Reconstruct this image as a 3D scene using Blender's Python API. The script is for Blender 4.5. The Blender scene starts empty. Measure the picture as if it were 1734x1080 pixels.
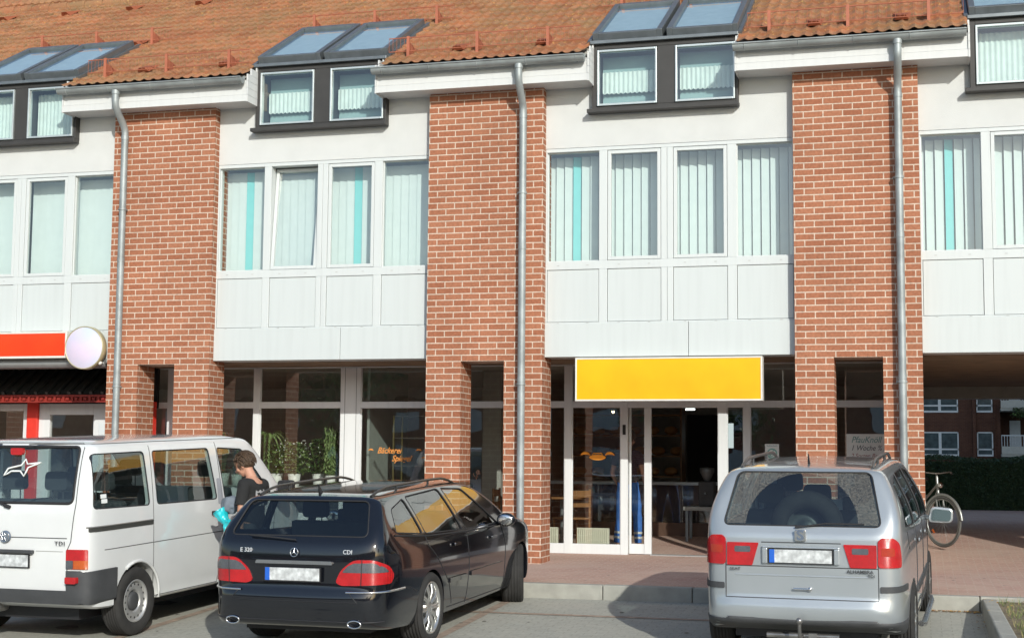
import bpy, bmesh, math, random
import numpy as np
from mathutils import Vector, Matrix, geometry
random.seed(7); np.random.seed(7)
SC = bpy.context.scene
COL = SC.collection
R = math.radians

# ------------------------------------------------------------------ camera
CX, CD, CZ, YAW, PITCH, ROLL, FPX = 6.4226, 18.962, 1.3282, .2691, .0963, .0083, 2500.0
cam_d = bpy.data.cameras.new('camera'); cam = bpy.data.objects.new('camera', cam_d); COL.objects.link(cam)
_F = Vector((-math.sin(YAW)*math.cos(PITCH), math.cos(YAW)*math.cos(PITCH), math.sin(PITCH)))
_Rr = Vector((math.cos(YAW), math.sin(YAW), 0)); _U = _Rr.cross(_F)
_R2 = _Rr*math.cos(ROLL)+_U*math.sin(ROLL); _U2 = -_Rr*math.sin(ROLL)+_U*math.cos(ROLL)
M = Matrix.Identity(4)
for i in range(3):
    M[i][0] = _R2[i]; M[i][1] = _U2[i]; M[i][2] = -_F[i]
M[0][3], M[1][3], M[2][3] = CX, -CD, CZ
cam.matrix_world = M
cam_d.sensor_width = 36; cam_d.lens = FPX/1734*36; cam_d.clip_start = .1; cam_d.clip_end = 3000
SC.camera = cam

# ------------------------------------------------------------------ light
AZ, EL = R(30), R(23.4)
SUN = Vector((math.sin(AZ)*math.cos(EL), -math.cos(AZ)*math.cos(EL), math.sin(EL)))
w = bpy.data.worlds.new('World'); SC.world = w; w.use_nodes = True
nt = w.node_tree; nt.nodes.clear()
sky = nt.nodes.new('ShaderNodeTexSky'); sky.sky_type = 'NISHITA'; sky.sun_disc = False
sky.sun_elevation = EL; sky.sun_rotation = R(150); sky.altitude = 50; sky.air_density = 1.0; sky.dust_density = 1.0
bg = nt.nodes.new('ShaderNodeBackground'); bg.inputs[1].default_value = .15
wo = nt.nodes.new('ShaderNodeOutputWorld')
nt.links.new(sky.outputs[0], bg.inputs[0]); nt.links.new(bg.outputs[0], wo.inputs[0])
sd_ = bpy.data.lights.new('sun', 'SUN'); sun = bpy.data.objects.new('sun', sd_); COL.objects.link(sun)
sd_.energy = 3.3; sd_.angle = R(.53); sd_.color = (1.0, .99, .92)
sun.rotation_mode = 'QUATERNION'; sun.rotation_quaternion = SUN.to_track_quat('Z', 'Y')
SC.view_settings.view_transform = 'Standard'; SC.view_settings.look = 'None'
SC.view_settings.exposure = .13; SC.view_settings.gamma = 1; SC.view_settings.use_curve_mapping = False
SC.render.engine = 'CYCLES'
SC.cycles.max_bounces = 10; SC.cycles.transparent_max_bounces = 24; SC.cycles.diffuse_bounces = 4

# ------------------------------------------------------------------ materials
MATS = {}
def srgb(c):
    return tuple((v/12.92 if v <= .04045 else ((v+.055)/1.055)**2.4) for v in c)
def hexc(h):
    return srgb(tuple(int(h[i:i+2], 16)/255 for i in (0, 2, 4)))
def new_mat(name):
    m = bpy.data.materials.new(name); m.use_nodes = True
    n = m.node_tree.nodes; b = n['Principled BSDF']
    return m, m.node_tree, b
def mat(name, col, rough=.6, metal=0, coat=0, noise=.08, nscale=8, bump=0, bscale=60, spec=None, emis=None):
    if name in MATS: return MATS[name]
    m, t, b = new_mat(name); N, L = t.nodes, t.links
    b.inputs['Roughness'].default_value = rough; b.inputs['Metallic'].default_value = metal
    b.inputs['Coat Weight'].default_value = coat; b.inputs['Coat Roughness'].default_value = .04
    if spec is not None: b.inputs['Specular IOR Level'].default_value = spec
    tc = N.new('ShaderNodeTexCoord')
    if noise:
        nz = N.new('ShaderNodeTexNoise'); nz.inputs['Scale'].default_value = nscale; nz.inputs['Detail'].default_value = 5
        L.new(tc.outputs['Object'], nz.inputs['Vector'])
        mp = N.new('ShaderNodeMapRange'); mp.inputs[1].default_value = .3; mp.inputs[2].default_value = .7
        mp.inputs[3].default_value = 1-noise; mp.inputs[4].default_value = 1+noise*.6
        L.new(nz.outputs[0], mp.inputs[0])
        mx = N.new('ShaderNodeVectorMath'); mx.operation = 'SCALE'; mx.inputs[0].default_value = col[:3]
        L.new(mp.outputs[0], mx.inputs['Scale']); L.new(mx.outputs[0], b.inputs['Base Color'])
    else: b.inputs['Base Color'].default_value = (*col[:3], 1)
    if bump:
        n2 = N.new('ShaderNodeTexNoise'); n2.inputs['Scale'].default_value = bscale; n2.inputs['Detail'].default_value = 4
        L.new(tc.outputs['Object'], n2.inputs['Vector'])
        bp = N.new('ShaderNodeBump'); bp.inputs['Strength'].default_value = bump; bp.inputs['Distance'].default_value = .01
        L.new(n2.outputs[0], bp.inputs['Height']); L.new(bp.outputs[0], b.inputs['Normal'])
    if emis:
        b.inputs['Emission Color'].default_value = (*emis[:3], 1); b.inputs['Emission Strength'].default_value = emis[3]
    MATS[name] = m; return m
def glass(name, tint=(.85, .92, .92), f0=.12, rough=.0, dirt=0):
    if name in MATS: return MATS[name]
    m = bpy.data.materials.new(name); m.use_nodes = True; t = m.node_tree; N, L = t.nodes, t.links; N.clear()
    o = N.new('ShaderNodeOutputMaterial'); tr = N.new('ShaderNodeBsdfTransparent'); tr.inputs[0].default_value = (*tint, 1)
    gl = N.new('ShaderNodeBsdfGlossy'); gl.inputs['Roughness'].default_value = rough; gl.inputs[0].default_value = (1, 1, 1, 1)
    lw = N.new('ShaderNodeLayerWeight'); lw.inputs[0].default_value = .35
    mr = N.new('ShaderNodeMapRange'); mr.inputs[3].default_value = f0; mr.inputs[4].default_value = .9; mr.inputs[1].default_value = 0.1
    pw = N.new('ShaderNodeMath'); pw.operation = 'POWER'; pw.inputs[1].default_value = 2.0
    L.new(lw.outputs['Facing'], pw.inputs[0]); L.new(pw.outputs[0], mr.inputs[0])
    mx = N.new('ShaderNodeMixShader'); L.new(mr.outputs[0], mx.inputs[0]); L.new(tr.outputs[0], mx.inputs[1]); L.new(gl.outputs[0], mx.inputs[2])
    tc = N.new('ShaderNodeTexCoord'); nz = N.new('ShaderNodeTexNoise'); nz.inputs['Scale'].default_value = 1.3
    L.new(tc.outputs['Object'], nz.inputs['Vector']); bp = N.new('ShaderNodeBump'); bp.inputs['Strength'].default_value = .12; bp.inputs['Distance'].default_value = .02
    L.new(nz.outputs[0], bp.inputs['Height']); L.new(bp.outputs[0], gl.inputs['Normal'])
    last = mx
    if dirt:
        df = N.new('ShaderNodeBsdfDiffuse'); df.inputs[0].default_value = (.45, .42, .36, 1)
        n3 = N.new('ShaderNodeTexNoise'); n3.inputs['Scale'].default_value = 60; L.new(tc.outputs['Object'], n3.inputs['Vector'])
        mm = N.new('ShaderNodeMath'); mm.operation = 'MULTIPLY'; mm.inputs[1].default_value = dirt; L.new(n3.outputs[0], mm.inputs[0])
        m2 = N.new('ShaderNodeMixShader'); L.new(mm.outputs[0], m2.inputs[0]); L.new(mx.outputs[0], m2.inputs[1]); L.new(df.outputs[0], m2.inputs[2]); last = m2
    L.new(last.outputs[0], o.inputs[0]); MATS[name] = m; return m
def brick_mat(name, c1, c2, mortar, bw, rh, ms, offx=0, offz=0, rough=.85, horiz=False, bump=.5, stain=None, rot=0, offset=.5, smooth=.1):
    if name in MATS: return MATS[name]
    m, t, b = new_mat(name); N, L = t.nodes, t.links
    b.inputs['Roughness'].default_value = rough; b.inputs['Specular IOR Level'].default_value = .25
    tc = N.new('ShaderNodeTexCoord'); sx = N.new('ShaderNodeSeparateXYZ'); L.new(tc.outputs['Object'], sx.inputs[0])
    cb = N.new('ShaderNodeCombineXYZ')
    if horiz:
        L.new(sx.outputs[0], cb.inputs[0]); L.new(sx.outputs[1], cb.inputs[1])
    else:
        ad = N.new('ShaderNodeMath'); L.new(sx.outputs[0], ad.inputs[0]); L.new(sx.outputs[1], ad.inputs[1])
        L.new(ad.outputs[0], cb.inputs[0]); L.new(sx.outputs[2], cb.inputs[1])
    mp = N.new('ShaderNodeMapping'); mp.inputs['Location'].default_value = (offx, offz, 0); mp.inputs['Rotation'].default_value = (0, 0, rot)
    L.new(cb.outputs[0], mp.inputs[0])
    # a little waviness so that courses are not ruler-straight
    wz = N.new('ShaderNodeTexNoise'); wz.inputs['Scale'].default_value = 3.5; wz.inputs['Detail'].default_value = 3; L.new(mp.outputs[0], wz.inputs['Vector'])
    ws = N.new('ShaderNodeVectorMath'); ws.operation = 'MULTIPLY_ADD'; ws.inputs[1].default_value = (.006, .006, 0)
    L.new(wz.outputs['Color'], ws.inputs[0]); L.new(mp.outputs[0], ws.inputs[2])
    br = N.new('ShaderNodeTexBrick'); br.offset = offset; br.inputs['Scale'].default_value = 1
    br.inputs['Color1'].default_value = (*c1, 1); br.inputs['Color2'].default_value = (*c2, 1); br.inputs['Mortar'].default_value = (*mortar, 1)
    br.inputs['Brick Width'].default_value = bw; br.inputs['Row Height'].default_value = rh; br.inputs['Mortar Size'].default_value = ms
    br.inputs['Mortar Smooth'].default_value = smooth; br.inputs['Bias'].default_value = 0
    L.new(ws.outputs[0], br.inputs['Vector'])
    nz = N.new('ShaderNodeTexNoise'); nz.inputs['Scale'].default_value = 30; nz.inputs['Detail'].default_value = 6; L.new(tc.outputs['Object'], nz.inputs['Vector'])
    mr = N.new('ShaderNodeMapRange'); mr.inputs[1].default_value = .3; mr.inputs[2].default_value = .7; mr.inputs[3].default_value = .82; mr.inputs[4].default_value = 1.14
    L.new(nz.outputs[0], mr.inputs[0])
    sc = N.new('ShaderNodeVectorMath'); sc.operation = 'SCALE'; L.new(br.outputs['Color'], sc.inputs[0]); L.new(mr.outputs[0], sc.inputs['Scale'])
    last = sc.outputs[0]
    n2 = N.new('ShaderNodeTexNoise'); n2.inputs['Scale'].default_value = .8; n2.inputs['Detail'].default_value = 8; n2.inputs['Roughness'].default_value = .65; L.new(tc.outputs['Object'], n2.inputs['Vector'])
    m2 = N.new('ShaderNodeMapRange'); m2.inputs[1].default_value = .35; m2.inputs[2].default_value = .65
    L.new(n2.outputs[0], m2.inputs[0])
    if stain:
        mx = N.new('ShaderNodeMix'); mx.data_type = 'RGBA'; mx.inputs[7].default_value = (*stain[:3], 1)
        ml = N.new('ShaderNodeMath'); ml.operation = 'MULTIPLY'; ml.inputs[1].default_value = stain[3]; L.new(m2.outputs[0], ml.inputs[0])
        L.new(ml.outputs[0], mx.inputs[0]); L.new(last, mx.inputs[6]); last = mx.outputs[2]
    else:
        s2 = N.new('ShaderNodeVectorMath'); s2.operation = 'SCALE'; m2.inputs[3].default_value = .84; m2.inputs[4].default_value = 1.1
        L.new(last, s2.inputs[0]); L.new(m2.outputs[0], s2.inputs['Scale']); last = s2.outputs[0]
    L.new(last, b.inputs['Base Color'])
    bp = N.new('ShaderNodeBump'); bp.invert = True; bp.inputs['Strength'].default_value = bump; bp.inputs['Distance'].default_value = .006
    L.new(br.outputs['Fac'], bp.inputs['Height'])
    b2 = N.new('ShaderNodeBump'); b2.inputs['Strength'].default_value = .35; b2.inputs['Distance'].default_value = .004
    L.new(nz.outputs[0], b2.inputs['Height']); L.new(bp.outputs[0], b2.inputs['Normal']); L.new(b2.outputs[0], b.inputs['Normal'])
    MATS[name] = m; return m

BRICK = brick_mat('red_clinker_brick', srgb((.655, .44, .335)), srgb((.605, .385, .285)), srgb((.80, .725, .655)), .2468, .08333, .0074, offx=.123, offz=-2.67+.08333*40)
WHITE = mat('white_render', (.60, .61, .595), .9, noise=.04, nscale=3, bump=.5, bscale=140)
def streak_white(name, col, amt=.12):
    m = mat(name, col, .45, noise=0); t = m.node_tree; N, L = t.nodes, t.links; b = N['Principled BSDF']
    tc = N.new('ShaderNodeTexCoord'); mp = N.new('ShaderNodeMapping'); mp.inputs['Scale'].default_value = (14, 14, .9); L.new(tc.outputs['Object'], mp.inputs[0])
    nz = N.new('ShaderNodeTexNoise'); nz.inputs['Scale'].default_value = 1; nz.inputs['Detail'].default_value = 6; L.new(mp.outputs[0], nz.inputs['Vector'])
    mr = N.new('ShaderNodeMapRange'); mr.inputs[1].default_value = .45; mr.inputs[2].default_value = .8; mr.inputs[3].default_value = 1; mr.inputs[4].default_value = 1-amt
    L.new(nz.outputs[0], mr.inputs[0]); s = N.new('ShaderNodeVectorMath'); s.operation = 'SCALE'; s.inputs[0].default_value = col
    L.new(mr.outputs[0], s.inputs['Scale']); L.new(s.outputs[0], b.inputs['Base Color']); return m
PVC = streak_white('white_plastic', (.59, .62, .612), .06)
PANEL = streak_white('white_panel', (.565, .60, .592), .06)
WOODW = streak_white('white_boards', (.62, .63, .62), .07)
ALU = streak_white('light_aluminium', (.70, .72, .72), .08)
SLATE = mat('dark_window_cladding', (.042, .040, .038), .55, noise=.15, nscale=5)
RUBBER = mat('black_rubber', (.02, .02, .022), .7, noise=.1)
ZINC = mat('weathered_zinc', (.33, .36, .36), .55, metal=.4, noise=.28, nscale=4, bump=.15, bscale=20)
GLASS_UP = glass('upper_window_glass', (.86, .935, .92), .15)
GLASS_SHOP = glass('shop_window_glass', (.86, .90, .88), .15)
GLASS_ROOF = glass('roof_window_glass', (.78, .86, .88), .17)
GLASS_ROOF2 = glass('attic_window_glass', (.84, .92, .91), .13)
BLIND = mat('white_fabric_blind', (.71, .735, .72), .9, noise=.03)
CYAN = mat('turquoise_fabric_blind', (.24, .64, .64), .9, noise=.03)
DARKROOM = mat('dim_room_wall', (.42, .41, .37), .9)
DARKFLOOR = mat('dim_shop_floor', (.30, .28, .25), .5)

# ------------------------------------------------------------------ mesh helpers
class MB:
    def __init__(s): s.v = []; s.f = []; s.m = []; s.s = []; s.mi = 0
    def add(s, vs, fs, smooth=False):
        o = len(s.v); s.v += [tuple(v) for v in vs]
        for f in fs: s.f.append([i+o for i in f]); s.m.append(s.mi); s.s.append(smooth)
        return s
    def box(s, x0, x1, y0, y1, z0, z1):
        if x1 < x0: x0, x1 = x1, x0
        if y1 < y0: y0, y1 = y1, y0
        if z1 < z0: z0, z1 = z1, z0
        v = [(x0,y0,z0),(x1,y0,z0),(x1,y1,z0),(x0,y1,z0),(x0,y0,z1),(x1,y0,z1),(x1,y1,z1),(x0,y1,z1)]
        return s.add(v, [(0,3,2,1),(4,5,6,7),(0,1,5,4),(1,2,6,5),(2,3,7,6),(3,0,4,7)])
    def prism(s, poly, axis, a, b, smooth=False):
        # poly 2D counter-clockwise seen from +axis; axis 0: (y,z), 1: (x,z), 2: (x,y)
        def P(p, t): return (t, p[0], p[1]) if axis == 0 else ((p[0], t, p[1]) if axis == 1 else (p[0], p[1], t))
        n = len(poly); v = [P(p, a) for p in poly]+[P(p, b) for p in poly]
        f = [list(range(n))[::-1], list(range(n, 2*n))]+[(i, (i+1) % n, n+(i+1) % n, n+i) for i in range(n)]
        o = len(s.f); s.add(v, f)
        for i in range(o+2, len(s.f)): s.s[i] = smooth
        return s
    def tube(s, pts, r, n=10, closed=False, caps=True):
        pts = [Vector(p) for p in pts]; rr = r if isinstance(r, (list, tuple)) else [r]*len(pts)
        rings = []; up = None
        for i, p in enumerate(pts):
            if closed: d = pts[(i+1) % len(pts)]-pts[i-1]
            else: d = pts[min(i+1, len(pts)-1)]-pts[max(i-1, 0)]
            d.normalize()
            if up is None:
                up = Vector((0, 0, 1)) if abs(d.z) < .9 else Vector((1, 0, 0))
            a = d.cross(up)
            if a.length < 1e-4: a = d.orthogonal()
            a.normalize(); b = a.cross(d).normalized(); up = b
            rings.append([p+(a*math.cos(2*math.pi*k/n)+b*math.sin(2*math.pi*k/n))*rr[i] for k in range(n)])
        v = [q for g in rings for q in g]; f = []
        m = len(pts)
        for i in range(m if closed else m-1):
            j = (i+1) % m
            for k in range(n):
                k2 = (k+1) % n; f.append((i*n+k, i*n+k2, j*n+k2, j*n+k))
        s.add(v, f, True)
        if caps and not closed:
            s.add(rings[0], [tuple(range(n))[::-1]]); s.add(rings[-1], [tuple(range(n))])
        return s
    def lathe(s, prof, c, axis='z', n=32, smooth=True, closed=False):
        # prof: (r, h)
        v = []; f = []; m = len(prof)
        for k in range(n):
            a = 2*math.pi*k/n; ca, sa = math.cos(a), math.sin(a)
            for r, h in prof:
                if axis == 'z': v.append((c[0]+r*ca, c[1]+r*sa, c[2]+h))
                elif axis == 'x': v.append((c[0]+h, c[1]+r*ca, c[2]+r*sa))
                else: v.append((c[0]+r*ca, c[1]+h, c[2]+r*sa))
        for k in range(n):
            k2 = (k+1) % n
            for i in range(m-1 if not closed else m):
                j = (i+1) % m; f.append((k*m+i, k2*m+i, k2*m+j, k*m+j))
        return s.add(v, f, smooth)
    def sphere(s, c, r, n=12, sc=(1, 1, 1)):
        v = []; f = []
        for i in range(n+1):
            t = math.pi*i/n
            for k in range(2*n):
                a = math.pi*k/n; v.append((c[0]+r*sc[0]*math.sin(t)*math.cos(a), c[1]+r*sc[1]*math.sin(t)*math.sin(a), c[2]+r*sc[2]*math.cos(t)))
        for i in range(n):
            for k in range(2*n):
                k2 = (k+1) % (2*n); f.append((i*2*n+k, (i+1)*2*n+k, (i+1)*2*n+k2, i*2*n+k2))
        return s.add(v, f, True)
    def quad(s, a, b, c, d): return s.add([a, b, c, d], [(0, 1, 2, 3)])
    def xform(s, M4):
        s.v = [tuple(M4 @ Vector(v)) for v in s.v]; return s
    def build(s, name, mats, parent=None, loc=None, bevel=0, bseg=2, merge=False, recalc=True):
        me = bpy.data.meshes.new(name); me.from_pydata(s.v, [], s.f)
        if not isinstance(mats, (list, tuple)): mats = [mats]
        for m in mats: me.materials.append(m)
        me.polygons.foreach_set('material_index', s.m); me.polygons.foreach_set('use_smooth', s.s)
        if merge or recalc:
            bm = bmesh.new(); bm.from_mesh(me)
            if merge: bmesh.ops.remove_doubles(bm, verts=bm.verts, dist=1e-4)
            if recalc: bmesh.ops.recalc_face_normals(bm, faces=bm.faces)
            bm.to_mesh(me); bm.free()
        me.update()
        o = bpy.data.objects.new(name, me); COL.objects.link(o)
        if parent: o.parent = parent
        if loc: o.location = loc
        if bevel:
            b = o.modifiers.new('bevel', 'BEVEL'); b.width = bevel; b.segments = bseg; b.limit_method = 'ANGLE'; b.angle_limit = R(40); b.harden_normals = False
        return o
def tag(o, label, cat, group=None):
    o['label'] = label; o['category'] = cat
    if group: o['group'] = group
    return o
def struct(o, kind='structure'): o['kind'] = kind; return o
def empty(name, label, cat, loc=(0, 0, 0), rot=(0, 0, 0), group=None):
    o = bpy.data.objects.new(name, None); COL.objects.link(o); o.location = loc; o.rotation_euler = rot; o.empty_display_size = .2
    return tag(o, label, cat, group)
def realize(o):
    """apply modifiers of o into its mesh (no bpy.ops)"""
    dg = bpy.context.evaluated_depsgraph_get(); dg.update()
    me = bpy.data.meshes.new_from_object(o.evaluated_get(dg), depsgraph=dg)
    o.modifiers.clear(); o.data = me; return o
def text_mesh(name, txt, size, m, parent, mw, ext=.002, shear=0, spacing=1, align='CENTER', bevel=0, sx=1, offset=0):
    c = bpy.data.curves.new(name, 'FONT'); c.body = txt; c.size = size; c.extrude = ext; c.shear = shear; c.space_character = spacing
    c.align_x = align; c.align_y = 'CENTER'; c.resolution_u = 3; c.offset = offset
    t = bpy.data.objects.new(name+'_tmp', c); COL.objects.link(t)
    dg = bpy.context.evaluated_depsgraph_get(); dg.update()
    me = bpy.data.meshes.new_from_object(t.evaluated_get(dg), depsgraph=dg)
    bpy.data.objects.remove(t)
    me.transform(mw @ Matrix.Diagonal((sx, 1, 1, 1))); me.materials.clear(); me.materials.append(m); me.name = name
    o = bpy.data.objects.new(name, me); COL.objects.link(o)
    if parent: o.parent = parent
    return o
def face_mat(x, y, z, yaw=0, tilt=0):
    """text lying in a plane facing -Y (readable from the camera)"""
    return Matrix.Translation((x, y, z)) @ Matrix.Rotation(yaw, 4, 'Z') @ Matrix.Rotation(R(90)+tilt, 4, 'X')
# ------------------------------------------------------------------ ground
def gz(y):
    pts = [(-200, -.455), (-8, -.455), (-2.70, -.19)]
    if y <= -8: return -.455
    return -.455+(y+8)*(.265/5.3)
PAVE = brick_mat('grey_concrete_pavers', srgb((.66, .66, .62)), srgb((.63, .63, .595)), srgb((.54, .54, .50)), .2, .1, .004, horiz=True, bump=.4, rough=.9, stain=(*srgb((.72, .70, .65)), .45))
REDPAVE = brick_mat('red_brick_paving', srgb((.74, .60, .545)), srgb((.69, .55, .50)), srgb((.74, .665, .61)), .2, .1, .007, horiz=True, bump=.6, rough=.9, rot=0, stain=(*srgb((.76, .68, .62)), .6))
KERB = mat('concrete_kerb', srgb((.63, .625, .59)), .9, noise=.15, nscale=6, bump=.4, bscale=90)
def sheet(name, xs, prof, m, zoff=0):
    b = MB(); n = len(xs); v = []; f = []
    for (y, z) in prof:
        for x in xs: v.append((x, y, z+zoff))
    for j in range(len(prof)-1):
        for i in range(n-1): f.append((j*n+i, j*n+i+1, (j+1)*n+i+1, (j+1)*n+i))
    b.add(v, f); return struct(b.build(name, m, recalc=False))
sheet('ground', [-900, -100, 100, 900], [(-900, -.52), (-60, -.52), (-2.7, -.52), (60, -.2), (900, -.2)], mat('dry_earth', (.16, .15, .11), .95, noise=.3, nscale=.2))
sheet('parking_lot', [-60, 60], [(-60, -.455), (-8, -.455), (-2.66, gz(-2.66))], PAVE)
sheet('pavement', [-60, 60], [(-2.54, -.03), (0, 0), (1.6, .05), (3.2, .14), (5.6, .33), (8.5, .36), (16, .36)], REDPAVE)
kb = MB(); x = -20.0
while x < 30:
    kb.box(x+.004, x+.996, -2.68+random.uniform(-.003, .003), -2.54, -.45, -.026+random.uniform(-.002, .002)); x += 1.0
struct(kb.build('kerb', KERB, bevel=.012))
# reddish bay lines laid in the grey paving
bl = MB()
for xx in (-4.35, -1.0, 1.95, 4.65, 7.3):
    bl.add([(xx, -8, gz(-8)+.004), (xx+.1, -8, gz(-8)+.004), (xx+.1, -2.68, gz(-2.68)+.004), (xx, -2.68, gz(-2.68)+.004)], [(0, 1, 2, 3)])
bl.add([(1.2, -3.9, gz(-3.9)+.004), (4.6, -3.9, gz(-3.9)+.004), (4.6, -3.8, gz(-3.8)+.004), (1.2, -3.8, gz(-3.8)+.004)], [(0, 1, 2, 3)])
struct(bl.build('bay_lines', mat('red_paver_line', srgb((.64, .57, .51)), .9, noise=.3, nscale=12)))
st_ = MB()
for k in range(70):
    sx_, sy_ = random.uniform(-6, 7), random.uniform(-9, -2.8); r_ = random.uniform(.01, .03) if k > 9 else random.uniform(.06, .16)
    n_ = 12; st_.add([(sx_+r_*random.uniform(.7, 1.2)*math.cos(2*math.pi*i/n_), sy_+r_*random.uniform(.7, 1.2)*math.sin(2*math.pi*i/n_), gz(sy_+r_*math.sin(2*math.pi*i/n_))+.006) for i in range(n_)], [tuple(range(n_))])
for k in range(60):
    sx_, sy_ = random.uniform(-5, 10), random.uniform(-2.4, -.1); r_ = random.uniform(.008, .022)
    st_.add([(sx_+r_*math.cos(i), sy_+r_*math.sin(i), -.03+(sy_+2.54)*.0118+.004) for i in range(6)], [tuple(range(6))])
struct(st_.build('ground_stains', mat('dark_ground_stain', srgb((.46, .45, .42)), .8, noise=.3, nscale=10), recalc=False), 'stuff')
# drain channel in the passage
dr = MB(); dr.box(6.5, 11, 2.45, 2.62, .04, .105)
# planter kerb + grass on the right
pk = MB()
y = -11.0
while y < -2.75:
    z = gz(y)
    pk.box(7.02, 7.16, y+.003, min(y+.997, -2.69), -.6, -.045-.004*(y+2.7)*0); y += 1
struct(pk.build('planter_kerb', KERB, bevel=.015))
sheet('planter_soil', [7.155, 14], [(-11, -.09), (-2.7, -.07)], mat('planter_earth', (.20, .16, .10), .95, noise=.45, nscale=6, bump=1, bscale=25))
GRASS = mat('dry_green_grass', (.13, .18, .05), .8, noise=.5, nscale=2)
gb = MB()
for i in range(9000):
    gx = random.uniform(7.2, 9.4); gy = random.uniform(-7.5, -2.75)
    d = .5+.5*math.sin(gx*3.1+gy*1.7)*math.sin(gy*2.9-gx)
    if random.random() > .25+.75*d: continue
    h = random.uniform(.03, .11)*(.5+d); a = random.uniform(0, 6.28); wv = .004; ca, sa = math.cos(a)*wv, math.sin(a)*wv
    lx, ly = random.uniform(-.04, .04), random.uniform(-.04, .04)
    gb.mi = 0 if random.random() < .6 else 1
    gb.add([(gx-ca, gy-sa, -.09), (gx+ca, gy+sa, -.09), (gx+lx, gy+ly, -.08+h)], [(0, 1, 2)])
g_ = gb.build('grass', [GRASS, mat('straw_grass', (.35, .30, .14), .85, noise=.3)], recalc=False); struct(g_, 'stuff')
lf = MB()
for i in range(260):
    if random.random() < .6: lx_, ly_ = 6.45+random.random()*.65, -2.70-abs(random.gauss(0, .03))
    else: lx_, ly_ = random.uniform(6.9, 7.9), -2.6-abs(random.gauss(0, .9))
    zz = (gz(ly_) if lx_ < 7.02 else -.06)+.008; a = random.uniform(0, 6.28); r_ = random.uniform(.01, .022)
    lf.mi = random.randint(0, 1)
    lf.add([(lx_+r_*math.cos(a+k*1.57)*(1 if k % 2 else .5), ly_+r_*math.sin(a+k*1.57)*(1 if k % 2 else .5), zz+random.uniform(0, .012)) for k in range(4)], [(0, 1, 2, 3)])
struct(lf.build('fallen_leaves', [mat('yellow_leaf', (.50, .30, .08), .8), mat('brown_leaf', (.28, .13, .05), .8)], recalc=False), 'stuff')

# ------------------------------------------------------------------ the building
BLD = empty('brick_building', 'long terrace of brick piers and white window bays under an orange tiled roof', 'building')
P = [(-4.865, -3.252), (-.01, 1.612), (4.92, 6.48)]
OPN = [(-4.373, -3.79), (.48, 1.085), (5.402, 6.003)]
PD = .49; ZL = 2.67; ZT = 6.36
piers = P+[(-9.73, -8.12), (9.85, 11.42)]
opens = OPN+[(-9.24, -8.65), (10.33, 10.92)]
for (a, b_), (o0, o1) in zip(piers, opens):
    q = MB(); z0 = -.3
    # one continuous outline: two legs and the head
    poly = [(a, z0), (o0, z0), (o0, ZL), (o1, ZL), (o1, z0), (b_, z0), (b_, ZT), (a, ZT)]
    n = 8; v = [(x, 0, z) for x, z in poly]+[(x, PD, z) for x, z in poly]
    quads = [(0, 1, 2, 7), (2, 3, 6, 7), (3, 4, 5, 6)]
    f = [t for t in quads]+[tuple(8+i for i in t[::-1]) for t in quads]
    f += [(i, i+8, (i+1) % 8+8, (i+1) % 8) for i in range(8)]
    q.add(v, f); q.build('brick_pier', BRICK, BLD)
# bays : x0, x1
bays = [(-8.12, -4.865), (-3.252, -.01), (1.612, 4.92), (6.48, 9.85)]
YB = .15
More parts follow.
